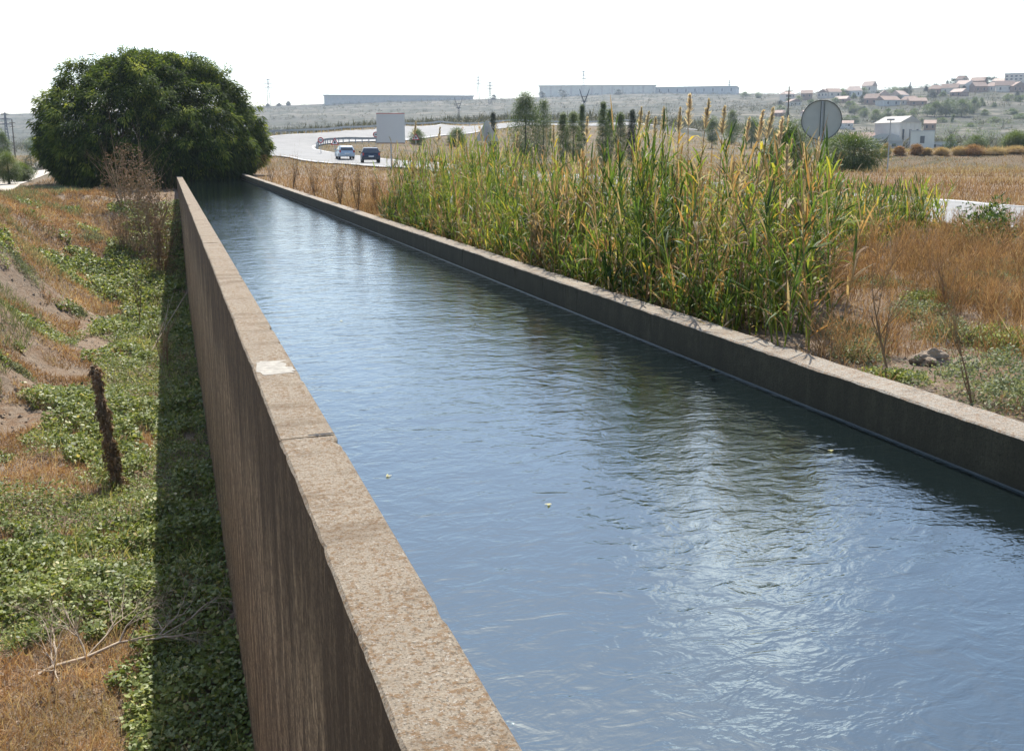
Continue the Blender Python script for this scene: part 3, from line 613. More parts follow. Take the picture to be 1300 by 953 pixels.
# short leafy shoots along the wall
n = 1500; yy = rng.uniform(9, 27, n); xx = rng.uniform(5.36, 6.5, n); reeds(xx, yy, zt(xx, yy), rng.uniform(.3, 1.1, n) * (.6 + .4 * (xx > 5.7)), 10, rd, dead=.06, lmul=.8, lw=.024)
n = 1700; xx = rng.uniform(9.5, 20.5, n); yy = rng.uniform(14, 25, n); k = inpoly(xx, yy, bedp); xx, yy = xx[k], yy[k]
reeds(xx, yy, zt(xx, yy), rng.uniform(.6, 1.15, len(xx)), 10, rd, dead=.03, lmul=1.0, gmax=.95)
tag(rd.build('reed_bed', M['reed']), 'dense tall green and yellow reeds growing along the far canal wall', 'reeds', kind='stuff')
def add_plume(mb, top, d, L, n=46, w=.011):
    d = d / np.linalg.norm(d); t = rng.random(n) ** .8
    p = top + d * (t * L)[:, None]; dr = rdir(n, 10, 80) * 1.0 + d
    add_ribbons(mb, p, dr, L * .34 * (1.15 - t * .8), w, .18, rng.random(n), nseg=2, twist=rng.uniform(0, 3, n))
pm = MB(); allt = np.concatenate([top, top2]); alld = np.concatenate([dd, dd2]); Hn = np.concatenate([H[near], H[~near]])
pick = rng.choice(np.where(Hn > 1.5)[0], 45, replace=False)
for i in pick: add_plume(pm, allt[i], alld[i], rng.uniform(.2, .32), 36)
tag(pm.build('seed_heads', M['plume']), 'small tan seed heads scattered over the reed bed', 'seed heads', kind='stuff')
def plumed(px, ytop, D, hook=0.0):
    t = P(px, ytop, D); g = zt1(t.x, t.y); r = empty('plumed_reed', (t.x, t.y, g), label='tall thin reed topped by a tan feathery plume above the reed bed', cat='reed', group='plumed reeds above the reed bed')
    hh = t.z - g; pl = .34; lean = Vector((random.uniform(-.05, .12), random.uniform(-.05, .05), 0)); a = Vector((0, 0, 0)) - lean * (hh) ; st = MB()
    st.tube([(a.x, a.y, -.05), (a.x * .5, a.y * .5, hh * .5), (0, 0, hh - pl)], [.008, .006, .004], 5, tint=.97); st.build('stem', M['reed'], r)
    mb = MB(); add_plume(mb, np.array([0, 0, hh - pl]), np.array([lean.x + .05, lean.y, 1.0]), pl, 130, .016); mb.build('plume', M['plume'], r)
    lf = MB(); n = 9; tt = rng.uniform(.35, .85, n); add_ribbons(lf, np.stack([a.x * (1 - tt), a.y * (1 - tt), hh * tt], 1), rdir(n, 30, 70), .4, .03, .5, rng.uniform(.4, .9, n), nseg=3); lf.build('foliage', M['reed'], r)
for px, yt, D in [(875, 121, 11), (896, 127, 11.5), (862, 138, 13), (812, 137, 15), (820, 143, 14), (842, 137, 14), (918, 136, 12), (964, 142, 11), (975, 138, 10.5), (831, 150, 14), (745, 150, 17), (703, 160, 19), (655, 168, 21), (556, 162, 23), (526, 155, 25), (990, 150, 11), (948, 150, 13), (1020, 196, 12), (1000, 185, 10)]:
    plumed(px, yt, D)
# ------------------------------------------------------------------ crowns
def leaves_on(mb, centers, outd, nper, spread, ls, lw, dr=.5, tint=None, nseg=2, droop_dir=.5):
    K = len(centers); n = K * nper; idx = np.repeat(np.arange(K), nper)
    off = rng.normal(0, 1, (n, 3)); off /= np.linalg.norm(off, axis=1, keepdims=True); off *= (rng.random(n) ** .5 * spread)[:, None]; off[:, 2] *= .75
    p = centers[idx] + off; d = off / spread * .9 + outd[idx] * .7 + rng.normal(0, .25, (n, 3)); d[:, 2] -= droop_dir
    t = (rng.beta(2, 2.5, n) if tint is None else np.clip(tint[idx] + rng.normal(0, .14, n), 0, 1))
    add_ribbons(mb, p, d, ls * rng.uniform(.65, 1.3, n), lw, dr, t, nseg=nseg, twist=rng.normal(0, .5, n), base=.3)
# the big fig-like tree
TC = P(196, 200, 73.5); tx, ty = TC.x, TC.y
bt = empty('dome_tree', (tx, ty, zt1(-3.2, ty)), label='huge dark green dome shaped tree spreading over the end of the canal', cat='tree')
zb = bt.location.z
mb = MB(); K = 2500
u = rdir(K, -14, 90); u[:, 2] = np.abs(u[:, 2]) * np.where(rng.random(K) < .12, -.25, 1)
az = np.arctan2(u[:, 1], u[:, 0]); el = np.arcsin(np.clip(u[:, 2], -1, 1))
lob = .06 * np.sin(az * 5 + 1) * np.cos(el * 3) + .045 * np.sin(az * 11 + el * 9) + .032 * rng.normal(0, 1, K)
flat = np.sign(u[:, 2]) * np.abs(u[:, 2]) ** .92
rx, rzz = 7.5, 7.1
hz_, vt_ = np.cos(el), np.abs(np.sin(el)); u = u / ((hz_ ** 2.5 + vt_ ** 2.5) ** .4)[:, None]; flat = u[:, 2]
c = np.stack([u[:, 0] * rx, u[:, 1] * rx, 1.25 + flat * rzz], 1) * (1 + lob[:, None] * .9); pf_ = np.interp(c[:, 2], [-.5, .8, 2.4, 4], [.80, .86, 1.0, 1.0]); c[:, 0] *= pf_; c[:, 1] *= pf_
outd = u.copy()
leaves_on(mb, c, outd, 66, .44, .25, .10, .5, tint=np.clip(rng.beta(1.1, 1.7, K) * .85 + lob * 1.6, 0, .95), droop_dir=.45)
# inner layer and skirts
K2 = 900; u2 = rdir(K2, -25, 85); c2 = np.stack([u2[:, 0] * rx * .8, u2[:, 1] * rx * .8, 1.4 + u2[:, 2] * rzz * .78], 1) * rng.uniform(.75, 1.05, (K2, 1)); c2[:, 2] = np.maximum(c2[:, 2], .0)
leaves_on(mb, c2, u2, 26, .9, .5, .24, .5, tint=np.full(K2, .2), nseg=1)
K3 = 420; a3 = rng.random(K3) * 2 * math.pi; z3 = rng.uniform(.0, 2.6, K3); r3 = rx * (.78 + .075 * z3); c3 = np.stack([np.cos(a3) * r3, np.sin(a3) * r3, z3], 1)
leaves_on(mb, c3, np.stack([np.cos(a3), np.sin(a3), -.6 + 0 * a3], 1), 34, .6, .32, .14, .6, tint=np.full(K3, .25))
# keep the hanging leaves off the path side, where the crown ends higher
cr = mb.build('crown', M['tree'], bt)
mb = MB()
def limb(mb, p0, d, L, r, depth):
    pts = [Vector(p0)]; dv = Vector(d).normalized(); rad = [r]
    for i in range(5):
        dv = (dv + Vector((random.uniform(-.2, .2), random.uniform(-.2, .2), random.uniform(-.05, .15)))).normalized(); pts.append(pts[-1] + dv * L / 5); rad.append(r * (1 - .13 * (i + 1)))
    mb.tube(pts, rad, 8 if r > .1 else 5)
    if depth:
        for i in range(3):
            a = random.random() * 6.28; limb(mb, pts[random.randint(2, 5)], (dv.x + math.cos(a) * .9, dv.y + math.sin(a) * .9, dv.z + random.uniform(-.1, .5)), L * .65, r * .5, depth - 1)
tb = MB(); tb.tube([(-3.2 - tx, 0, -.5), (-3.1 - tx, .1, .6), (-2.9 - tx, 0, 1.5), (-2.6 - tx, 0, 2.4)], [.75, .55, .5, .42], 12)
tb.build('trunk', M['bark'], bt, smooth=True)
lb = MB()
for i in range(7):
    a = i * .9; limb(lb, (-2.8 - tx, 0, 1.6 + .1 * i), (math.cos(a), math.sin(a), .7), 3.0, .24, 1)
lb.build('limb', M['bark'], bt, smooth=True)
# generic trees
def tree(name, px, ybase, ytop, wpx, D, mat, lab, cat='tree', kind='round', grp=None, dens=1.0, foot=None):
    t = P(px, ytop, D); b = P(px, ybase, D); g = zt1(b.x, b.y) if foot is None else b.z
    H = t.z - g; R = wpx * D / 1284 / 2
    r = empty(name, (t.x, t.y, g), label=lab, cat=cat, group=grp)
    npx = max(6, wpx * (ybase - ytop)); K = int(np.clip(npx / 4 * dens, 30, 420)); u = rdir(K, -60, 88)
    if kind == 'column':
        tt = rng.random(K); prof = np.sin(np.clip(tt * .93 + .07, 0, 1) * math.pi) ** .6 * np.where(tt > .5, (1 - (tt - .5) * .7), 1) * 1.25; a = rng.random(K) * 6.283
        rr = R * prof * rng.uniform(.45, 1.08, K); c = np.stack([np.cos(a) * rr, np.sin(a) * rr, H * (.06 + .92 * tt)], 1); sp = R * .5
    elif kind == 'cone':
        tt = rng.random(K) ** 1.3; a = rng.random(K) * 6.283; rr = R * (1 - tt) * rng.uniform(.5, 1.1, K); c = np.stack([np.cos(a) * rr, np.sin(a) * rr, H * (.1 + .88 * tt)], 1); sp = R * .35
    else:
        h0 = .0 if kind == 'bush' else .08
        rr = rng.uniform(.5, 1, K) * (1 + .18 * np.sin(u[:, 0] * 4 + px) + .12 * np.cos(u[:, 1] * 7 + px)); c = np.stack([u[:, 0] * R * rr, u[:, 1] * R * rr, H * ((1 + h0) / 2 + u[:, 2] * rr * (1 - h0) / 2)], 1); sp = R * .34
    ls = max(sp * .42, 2.1 * D / 1284); mb = MB()
    leaves_on(mb, c, u, 30, sp * 1.2, ls, ls * .55, .3, nseg=1, droop_dir=.05)
    mb.v = [np.stack([v[:, 0], v[:, 1], np.clip(v[:, 2], .0, None)], 1) for v in mb.v]
    mb.build('crown', mat, r)
    st = MB(); st.tube([(0, 0, -.4), (R * .04, 0, H * .35), (0, 0, H * .8)], [R * .07 + .04, R * .05 + .02, R * .01 + .01], 6); st.build('trunk', M['bark'], r)
    return r
for px, yb, yt, w, D, m, lab, kind in [
    (667, 184, 118, 33, 120, 'poplar', 'broad dark poplar, the tallest tree behind the reeds', 'column'), (690, 184, 126, 19, 122, 'poplar', 'slender poplar just right of the broad dark poplar', 'column'),
    (715, 180, 143, 13, 118, 'limetree', 'thin pale poplar third from the left behind the reeds', 'column'), (728, 182, 142, 17, 116, 'limetree', 'short bushy light green poplar behind the reeds', 'column'),
    (739, 180, 132, 9, 124, 'poplar', 'narrow poplar standing right under the forked pylon', 'column'), (766, 182, 129, 12, 114, 'poplar', 'slim tall poplar right of the forked pylon', 'column'), (774, 180, 138, 10, 117, 'poplar', 'slim shorter poplar leaning on the slim tall one', 'column'),
    (788, 184, 143, 14, 114, 'limetree', 'hazy light green poplar behind the reed plumes', 'column'), (803, 184, 138, 10, 114, 'darktree', 'dark pencil shaped cypress behind the reed plumes', 'column'), (626, 178, 142, 9, 128, 'darktree', 'small dark cypress behind the triangular sign back', 'column')]:
    tree('poplar', px, yb, yt, w, D, M[m], lab, kind=kind, grp='row of poplars behind the reeds', dens=3.2)
for px, yb, yt, w, D, m, lab, k in [
    (1000, 215, 163, 58, 75, 'poplar', 'leafy green bush tree left of the round sign back', 'bush'), (1085, 212, 172, 64, 85, 'poplar', 'wide bright green bush right of the round sign back', 'bush'), (1058, 210, 180, 34, 88, 'limetree', 'light green bush directly behind the round sign pole', 'bush'),
    (2, 205, 168, 18, 150, 'poplar', 'green tree cut by the left picture edge', 'round'), (40, 190, 177, 22, 420, 'poplar', 'distant green tree clump left of the dome tree', 'bush'), (1240, 192, 174, 30, 150, 'poplar', 'green tree behind the earth bank left of the right edge', 'bush'),
    (1290, 192, 170, 34, 150, 'limetree', 'bright green tree behind the earth bank at the right edge', 'bush'), (1207, 190, 172, 12, 200, 'poplar', 'small green tree in front of the white shed', 'column'), (530, 185, 166, 24, 160, 'poplar', 'green bush beside the billboard', 'bush'), (580, 200, 166, 26, 165, 'limetree', 'light bush left of the triangular sign back', 'bush'),
    (905, 182, 150, 16, 230, 'limetree', 'pale tree behind the tallest reed plumes', 'round'), (930, 180, 140, 14, 260, 'limetree', 'yellow green young tree above the reeds', 'column'), (955, 182, 152, 22, 240, 'poplar', 'green tree between the reeds and the pole', 'round')]:
    tree('roadside_tree', px, yb, yt, w, D, M[m], lab, kind=k, dens=2.2 if w > 30 else 1.5)
# small green leafy things at the left, by the path
g = G(35, 215, -.9); tree('path_bush', 38, 214, 192, 20, 98, M['darktree'], 'dark green bush beside the pale path', kind='bush')
for px, yb, yt, w, D in [(8, 240, 196, 34, 74), (28, 236, 208, 26, 80)]:
    tree('path_bush', px, yb, yt, w, D, M['limetree'], 'tall yellow green weedy bush at the far left' if px < 10 else 'low pale weedy bush beside the path bend', kind='bush', dens=3)
# dry round shrubs on the earth bank
for i, (px, w) in enumerate([(1165, 16), (1196, 20), (1218, 16), (1236, 24), (1262, 26), (1288, 26), (1142, 12), (1125, 12), (1178, 12), (1310, 24)]):
    tree('dry_shrub', px, 208, 184 + (i * 5) % 7, w, 111, M['straw'] if i % 3 else M['dry'], 'round dry straw coloured shrub on the crest of the earth bank', 'shrub', 'bush', 'dry shrubs on the earth bank', 1.6)
# ------------------------------------------------------------------ dead plants, sticks
def branchy(mb, p, d, L, r, depth, k=3, spread=.7, wob=.15, n=4, seg=4, tint=.5, up=0):
    pts = [Vector(p)]; dv = Vector(d).normalized(); rad = [r]
    for i in range(seg):
        dv = (dv + Vector((random.uniform(-wob, wob), random.uniform(-wob, wob), random.uniform(-wob, wob) + up))).normalized(); pts.append(pts[-1] + dv * L / seg); rad.append(max(r * (1 - .8 * (i + 1) / seg), .0012))
    mb.tube(pts, rad, n, tint=tint, cap=False)
    if depth:
        for i in range(k):
            j = random.randint(1, seg); a = Vector((random.uniform(-1, 1), random.uniform(-1, 1), random.uniform(-.6, 1))).normalized()
            branchy(mb, pts[j], dv + a * spread, L * random.uniform(.45, .7), rad[j] * .75, depth - 1, k, spread, wob, n, seg, tint, up)
def hit(px, py, d0=8, d1=90):
    for Dq in np.arange(d0, d1, .1):
        g = P(px, py, Dq)
        if g.z < zt1(g.x, g.y): return g
    return g
# dead branch in the lower left corner
g = hit(105, 845)
r = empty('dead_branch', g, label='bare pale forked branch lying at the bottom left of the bank', cat='branch')
mb = MB()
trunkpts = [Vector((-.9, -.5, .05)), Vector((-.35, -.2, .16)), Vector((.05, 0, .12)), Vector((.5, .12, .22)), Vector((1.0, .1, .2)), Vector((1.5, .3, .35))]
mb.tube(trunkpts, [.03, .028, .026, .02, .014, .006], 6)
for k_, d_, L in [(0, (-.6, .8, .4), 1.1), (1, (-.5, .9, .7), .9), (1, (.3, .8, .5), .8), (2, (-.1, .5, 1), 1.0), (2, (.7, 1, .5), 1.2), (3, (.2, .3, 1), .7), (3, (.9, -.5, .2), .9), (4, (.6, .8, .5), .9), (4, (1, -.3, .15), .8), (1, (.2, -.8, .3), .8), (0, (-1, -.1, .3), 1.0), (5, (.6, .6, .6), .5)]:
    branchy(mb, trunkpts[k_], d_, L, .017, 3, 4, .75, .26, 5, 6)
mb.build('branches', M['log'], r, smooth=True)
# dead post wrapped in dry vines
gb = hit(150, 622); r = empty('dead_post', gb, label='crooked dead post wrapped in brown dry vine standing in the green gully', cat='post')
Dp = gb.x * HD[0] + gb.y * HD[1]; tp = P(117, 464, Dp) - gb
mb = MB(); k5 = [Vector((0, 0, -.2)), tp * .3 + Vector((.03, 0, 0)), tp * .55 + Vector((.06, 0, 0)), tp * .8 + Vector((.03, 0, 0)), tp]
mb.tube(k5, [.075, .07, .06, .06, .045], 9); mb.build('stake', M['post'], r, smooth=True)
mb = MB(); n = 4200; t = rng.random(n) ** 1.1; pos = np.array([k5[0] * (1 - a) + tp * a for a in t]); w = (.07 + .11 * (1 - t) + .035 * np.sin(t * 22) + .03 * np.sin(t * 61)); an = rng.random(n) * 6.283; rr = rng.random(n) ** .7 * w; pos[:, 0] += np.cos(an) * rr + .04; pos[:, 1] += np.sin(an) * rr
add_ribbons(mb, pos, rdir(n, -85, 40), rng.uniform(.05, .13, n), rng.uniform(.02, .055, n), .5, rng.uniform(.15, .85, n), nseg=2, twist=rng.uniform(0, 3, n))
mb.build('dry_vine', M['twig'], r)
# bare sapling, leaning stick
g = hit(176, 418); r = empty('bare_sapling', g, label='thin bare sapling standing near the wall shadow edge', cat='sapling')
Ds = g.x * HD[0] + g.y * HD[1]; tp = P(182, 318, Ds) - g; mb = MB(); branchy(mb, (0, 0, 0), tp, tp.length, .022, 2, 7, .5, .05, 5, 6, .3, .02); mb.build('branches', M['twig'], r)
ga = hit(190, 450); r = empty('leaning_stick', ga, label='long thin stick leaning across the shadow onto the tall wall', cat='stick')
e = Vector((XL0 - .02, ga.y + 3.2, -3.4)) - ga; mb = MB(); branchy(mb, (0, 0, 0), e, e.length, .022, 1, 4, .3, .03, 5, 6, .5); mb.build('branches', M['log'], r)
# dry brown bushes by the big tree and along the wall foot
def deadbush(px, py, hpx, wpx, lab, n=9, name='dead_shrub', grp='dead shrubs at the foot of the big tree', lv=1500, mat='dry', D=None):
    g = hit(px, py, 20, 75) if D is None else P(px, py, D); Dq = g.x * HD[0] + g.y * HD[1]; H = hpx * Dq / 1284; R = wpx * Dq / 1284 / 2
    r = empty(name, g, label=lab, cat='shrub', group=grp); mb = MB()
    for i in range(n):
        a = random.random() * 6.28; q = random.random() * R / H * 1.1; branchy(mb, (math.cos(a) * R * .2, math.sin(a) * R * .2, 0), (math.cos(a) * q, math.sin(a) * q, 1), H * random.uniform(.6, 1), .022 * H / 2, 2, 4, .55, .1, 3, 4, random.random())
    mb.build('branches', M['twig'], r)
    mb = MB(); u = rdir(lv, 5, 85); p = u * (rng.uniform(.3, 1.05, (lv, 1))) * np.array([R, R, H]); add_ribbons(mb, p, rdir(lv, -20, 80), H * .05, H * .028, .2, rng.random(lv) * .6, nseg=1, twist=rng.uniform(0, 3, lv)); mb.build('seed_heads', M['twig'], r)
for a in [(165, 268, 82, 84, 'large brown dead shrub left of the tall wall, against the big tree'), (192, 310, 90, 76, 'brown twiggy dead shrub close to the far wall end'), (205, 345, 70, 40, 'dead shrub half in the shadow of the wall'), (160, 318, 50, 50, 'low brown dead shrub in front of the large one')]:
    deadbush(*a)
for a in [(210, 470, 75, 30, 'grey dry weed in the deep wall shadow, farther one'), (255, 690, 70, 50, 'grey dry weed in the deep wall shadow, nearer one')]:
    deadbush(*a, n=6, name='shadow_weed', grp='dry weeds in the wall shadow', lv=140)
for px, py, h, w, D, lab in [(455, 272, 62, 20, 30, 'tall rusty dock plant beside the canal wall, nearest of the dock plants'), (432, 258, 48, 14, 34, 'rusty dock plant just left of the tallest one'), (372, 238, 44, 20, 48, 'rusty dock plant below the bright road bend'), (478, 268, 44, 16, 31, 'thin rusty dock plant next to the first reeds'), (400, 248, 40, 16, 40, 'short rusty dock plant along the far canal wall'), (345, 232, 36, 36, 58, 'grey brown dead shrub at the right foot of the big tree')]:
    g = P(px, py, D); g.z = zt1(g.x, g.y); H = h * D / 1284; R = w * D / 2568
    r = empty('dock_plant', g, label=lab, cat='weed', group='rusty dock plants by the far wall'); mb = MB()
    for i in range(5):
        branchy(mb, (0, 0, 0), (random.uniform(-.25, .25), random.uniform(-.25, .25), 1), H * random.uniform(.7, 1), .012, 1, 5, .35, .05, 4, 4, .2, .05)
    mb.build('stem', M['twig'], r); mb = MB(); n = 700; an = rng.random(n) * 6.283; q = rng.random(n) ** .6 * R; hz = rng.random(n) * H; an2 = np.stack([np.cos(an) * q, np.sin(an) * q, hz], 1)
    add_ribbons(mb, an2, rdir(n, -30, 80), .06, .035, .1, rng.random(n) * .7, nseg=1, twist=rng.uniform(0, 3, n)); mb.build('seed_heads', M['dry'], r)
# crumbs of earth
def crumbs(n, x0, x1, y0, y1, test, smax, lab):
    x, y, z = pts_in(n, x0, x1, y0, y1, test, 1); N = len(x); sz = smax * rng.random(N) ** 3 + .012
    base = np.array([(1, 0, 0), (-.2, .9, .1), (-.9, -.1, 0), (.1, -.8, -.1), (0, .1, .7), (.1, 0, -.5)], float)
    V = base[None] * (1 + rng.normal(0, .25, (N, 6, 3))); a = rng.random(N) * 6.28; ca, sa = np.cos(a)[:, None], np.sin(a)[:, None]
    V = np.stack([V[..., 0] * ca - V[..., 1] * sa, V[..., 0] * sa + V[..., 1] * ca, V[..., 2]], -1) * sz[:, None, None] + np.stack([x, y, z + sz * .2], 1)[:, None]
    f = np.array([(0, 1, 4), (1, 2, 4), (2, 3, 4), (3, 0, 4), (1, 0, 5), (2, 1, 5), (3, 2, 5), (0, 3, 5)]); Fc = (f[None] + (np.arange(N) * 6)[:, None, None]).reshape(-1, 3)
    mb = MB(); mb.add(V.reshape(-1, 3), Fc); tag(mb.build('earth_crumbs', M['stone']), lab, 'gravel', kind='stuff')
crumbs(3500, 5.4, 22, 4.5, 22, noroad, .045, 'crumbs of dry earth strewn behind the far wall'); crumbs(5000, -9, -1, 9, 50, lambda x, y: ~green_mask(x, y), .08, 'crumbs of dry earth strewn over the left bank')
# thin bare stalks behind the right wall
for px, py, pxt, pyt, lab in [(1128, 468, 1095, 330, 'leaning bare weed stalk left of the hollow in the soil'), (1235, 515, 1215, 415, 'bare weed stalk beside the large sage plant'), (1035, 430, 1045, 350, 'dark bare stalk next to the reed edge'), (1200, 400, 1200, 335, 'straight dark stalk in the rusty weeds'), (945, 405, 975, 345, 'grey dry twiggy weed in front of the reeds')]:
    g = G(px, py, -.15); g.z = zt1(g.x, g.y); Dq = g.x * HD[0] + g.y * HD[1]; tp = P(pxt, pyt, Dq) - g
    r = empty('bare_stalk', g, label=lab, cat='weed', group='bare stalks behind the far wall'); mb = MB(); branchy(mb, (0, 0, -.03), tp, tp.length, .011, 2, 6, .5, .1, 5, 6, .35); mb.build('branches', M['twig'], r)
# stones and clods
def rock(px, py, s, lab, base=-.15, name='clod', mat='stone', grp='clods and stones'):
    g = hit(px, py, 7, 70); me = MB(); u = []; nl, nm = 22, 34
    for i in range(nl + 1):
        for j in range(nm):
            t = math.pi * i / nl; a = 2 * math.pi * j / nm; v = np.array([math.sin(t) * math.cos(a), math.sin(t) * math.sin(a) * .8, math.cos(t) * .55]); k = 1 + 1.1 * float(fbm(np.array([v[0] * 2.2 + px]), np.array([v[1] * 2.2 + v[2] * 3 + py]), 5)[0]) * 1.3; u.append(v * s * k)
    me.add(u, [(i * nm + j, i * nm + (j + 1) % nm, (i + 1) * nm + (j + 1) % nm, (i + 1) * nm + j) for i in range(nl) for j in range(nm)][::-1])
    o = me.build(name, M[mat]); o.location = g + Vector((0, 0, s * .2)); tag(o, lab, 'clod' if name == 'clod' else 'stone', grp)
for a in [(1180, 462, .17, 'dark overhanging clod of soil behind the far wall'), (1225, 468, .13, 'earth clod right of the dark overhanging one'), (1205, 480, .08, 'small clod lying below the two larger clods'), (60, 745, .12, 'brown clod of earth showing in the green gully'), (205, 800, .24, 'grey brown stone at the edge of the wall shadow')]:
    rock(*a)
# fallen logs by the path
for i, (a, b, lab) in enumerate([((40, 209), (80, 213), 'pale log lying beyond the path end'), ((45, 203), (62, 211), 'thinner pale log leaning on the first log')]):
    p0 = P(*a, 118); p1 = P(*b, 117); p0.z = zt1(p0.x, p0.y) + .2 + .5 * i; p1.z = zt1(p1.x, p1.y) + .2; mb = MB(); mid = (p0 + p1) / 2 + Vector((0, 0, .1)); mb.tube([Vector((0, 0, 0)), mid - p0, p1 - p0], [.22, .2, .12], 8); o = mb.build('log', M['log'], smooth=True); o.location = p0; tag(o, lab, 'log', 'logs by the path')
# ------------------------------------------------------------------ signs
def vframe(px, py, D):     # a frame standing at the spot, its back face turned to the canal
    g = P(px, py, D); yaw = math.atan2(-(g.x), g.y); return g, yaw
def disc(mb, r, y0, y1, z, n=40):
    V = [(math.cos(2 * math.pi * k / n) * r, y, z + math.sin(2 * math.pi * k / n) * r) for y in (y0, y1) for k in range(n)]
    mb.add(V, [tuple(range(n)), tuple(range(n, 2 * n))[::-1]] + [(k, n + k, n + (k + 1) % n, (k + 1) % n) for k in range(n)])
def ring(mb, r0, r1, y0, y1, z, n=40):
    V = [(math.cos(2 * math.pi * k / n) * r, y, z + math.sin(2 * math.pi * k / n) * r) for (r, y) in ((r0, y0), (r1, y0), (r1, y1), (r0, y1)) for k in range(n)]
    mb.add(V, [(a * n + k, a * n + (k + 1) % n, b * n + (k + 1) % n, b * n + k) for a, b in ((0, 1), (1, 2), (2, 3), (3, 0)) for k in range(n)])
c, yaw = vframe(1043, 152.5, 24); gz = zt1(c.x, c.y); r = empty('round_sign', (c.x, c.y, gz), yaw, label='large round traffic sign seen from its grey back on a pole', cat='traffic sign')
h = c.z - gz; mb = MB(); disc(mb, .45, 0, .012, h); mb.build('sign_panel', M['signback'], r); mb = MB(); ring(mb, .445, .462, -.02, .014, h); mb.build('rim', M['signframe'], r)
mb = MB(); mb.tube([(0, -.035, -.3), (0, -.035, h + .43)], .022, 10); mb.build('pole', M['steel'], r); mb = MB(); mb.box((-.035, -.012, h - .43), (-.015, -.001, h + .43)); mb.box((.05, -.012, h - .43), (.06, -.001, h + .43)); mb.build('stiffener', M['signframe'], r)
def tri_sign(px, py, D, s, lab, back, name='triangle_sign'):
    c, yaw = vframe(px, py, D); gz = zt1(c.x, c.y); r = empty(name, (c.x, c.y, gz), yaw, label=lab, cat='traffic sign'); h = c.z - gz
    def tri(mb, s, y0, y1):
        T = [(-s / 2, -s * .29), (s / 2, -s * .29), (0, s * .577)]; q = []
        for i in range(3):
            a = np.array(T[i]); b = np.array(T[(i + 1) % 3]); q += [tuple(a * .94 + b * .06), tuple(a * .06 + b * .94)]
        V = [(x, y, h + z) for y in (y0, y1) for x, z in q]; mb.add(V, [tuple(range(6)), tuple(range(6, 12))[::-1]] + [(k, 6 + k, 6 + (k + 1) % 6, (k + 1) % 6) for k in range(6)])
    mb = MB(); tri(mb, s, 0, .02); mb.build('sign_panel', M['signback'] if back else M['red'], r)
    if not back:
        mb = MB(); tri(mb, s * .66, -.012, 0.003); mb.build('face', M['white'], r); mb = MB(); mb.box((-s * .06, -.024, h - s * .12), (s * .06, -.008, h + s * .2)); mb.box((-s * .12, -.024, h - s * .1), (s * .12, -.008, h + s * .02)); mb.build('pictogram', M['black'], r)
    mb = MB(); mb.tube([(0, .05 if not back else -.04, -.3), (0, .05 if not back else -.04, h + s * .3)], .035, 8); mb.build('pole', M['steel'], r)
tri_sign(618, 170, 40, .98, 'grey back of a triangular traffic sign above the reeds', True)
tri_sign(425, 181, 122, 1.0, 'red and white triangular warning sign above the two cars', False)
tri_sign(528, 175, 120, .9, 'red and white triangular warning sign right of the billboard', False)
def round_front(px, py, D, rad, lab):
    c, yaw = vframe(px, py, D); gz = zt1(c.x, c.y); r = empty('speed_sign', (c.x, c.y, gz), yaw, label=lab, cat='traffic sign'); h = c.z - gz
    mb = MB(); disc(mb, rad, 0, .02, h, 24); mb.build('sign_panel', M['red'], r); mb = MB(); disc(mb, rad * .66, -.012, .002, h, 24); mb.build('face', M['white'], r)
    mb = MB(); mb.box((-rad * .35, -.024, h - rad * .28), (-rad * .08, -.008, h + rad * .28)); mb.box((rad * .08, -.024, h - rad * .28), (rad * .35, -.008, h + rad * .28)); mb.build('marking', M['black'], r)
    mb = MB(); mb.tube([(0, .05, -.3), (0, .05, h)], .035, 8); mb.build('pole', M['steel'], r)
round_front(407, 178, 128, .36, 'small round red rimmed sign left of the warning sign'); round_front(477, 171, 150, .42, 'round red sign half hidden by the billboard')
# chevron board by the billboard: billboard itself
c, yaw = vframe(496, 163, 84); gz = zt1(c.x, c.y); r = empty('billboard', (c.x, c.y, gz), yaw, label='blank pale grey square billboard on a post beside the road', cat='billboard'); h = c.z - gz
mb = MB(); mb.box((-1.16, 0, h - 1.16), (1.16, .06, h + 1.16)); mb.build('panel', plain('pale_grey_panel', (.58, .58, .55), 1.0, .01, spec=.0), r)
mb = MB(); mb.box((-1.16, -.01, h + 1.163), (1.16, .07, h + 1.21)); mb.build('top_trim', M['red'], r); mb = MB(); mb.box((-1.16, -.01, h - 1.25), (1.16, .07, h - 1.163)); mb.build('bottom_trim', M['brick'], r)
mb = MB(); mb.tube([(0, .12, -.3), (0, .12, h + 1)], .06, 8); mb.build('post', M['steel'], r)
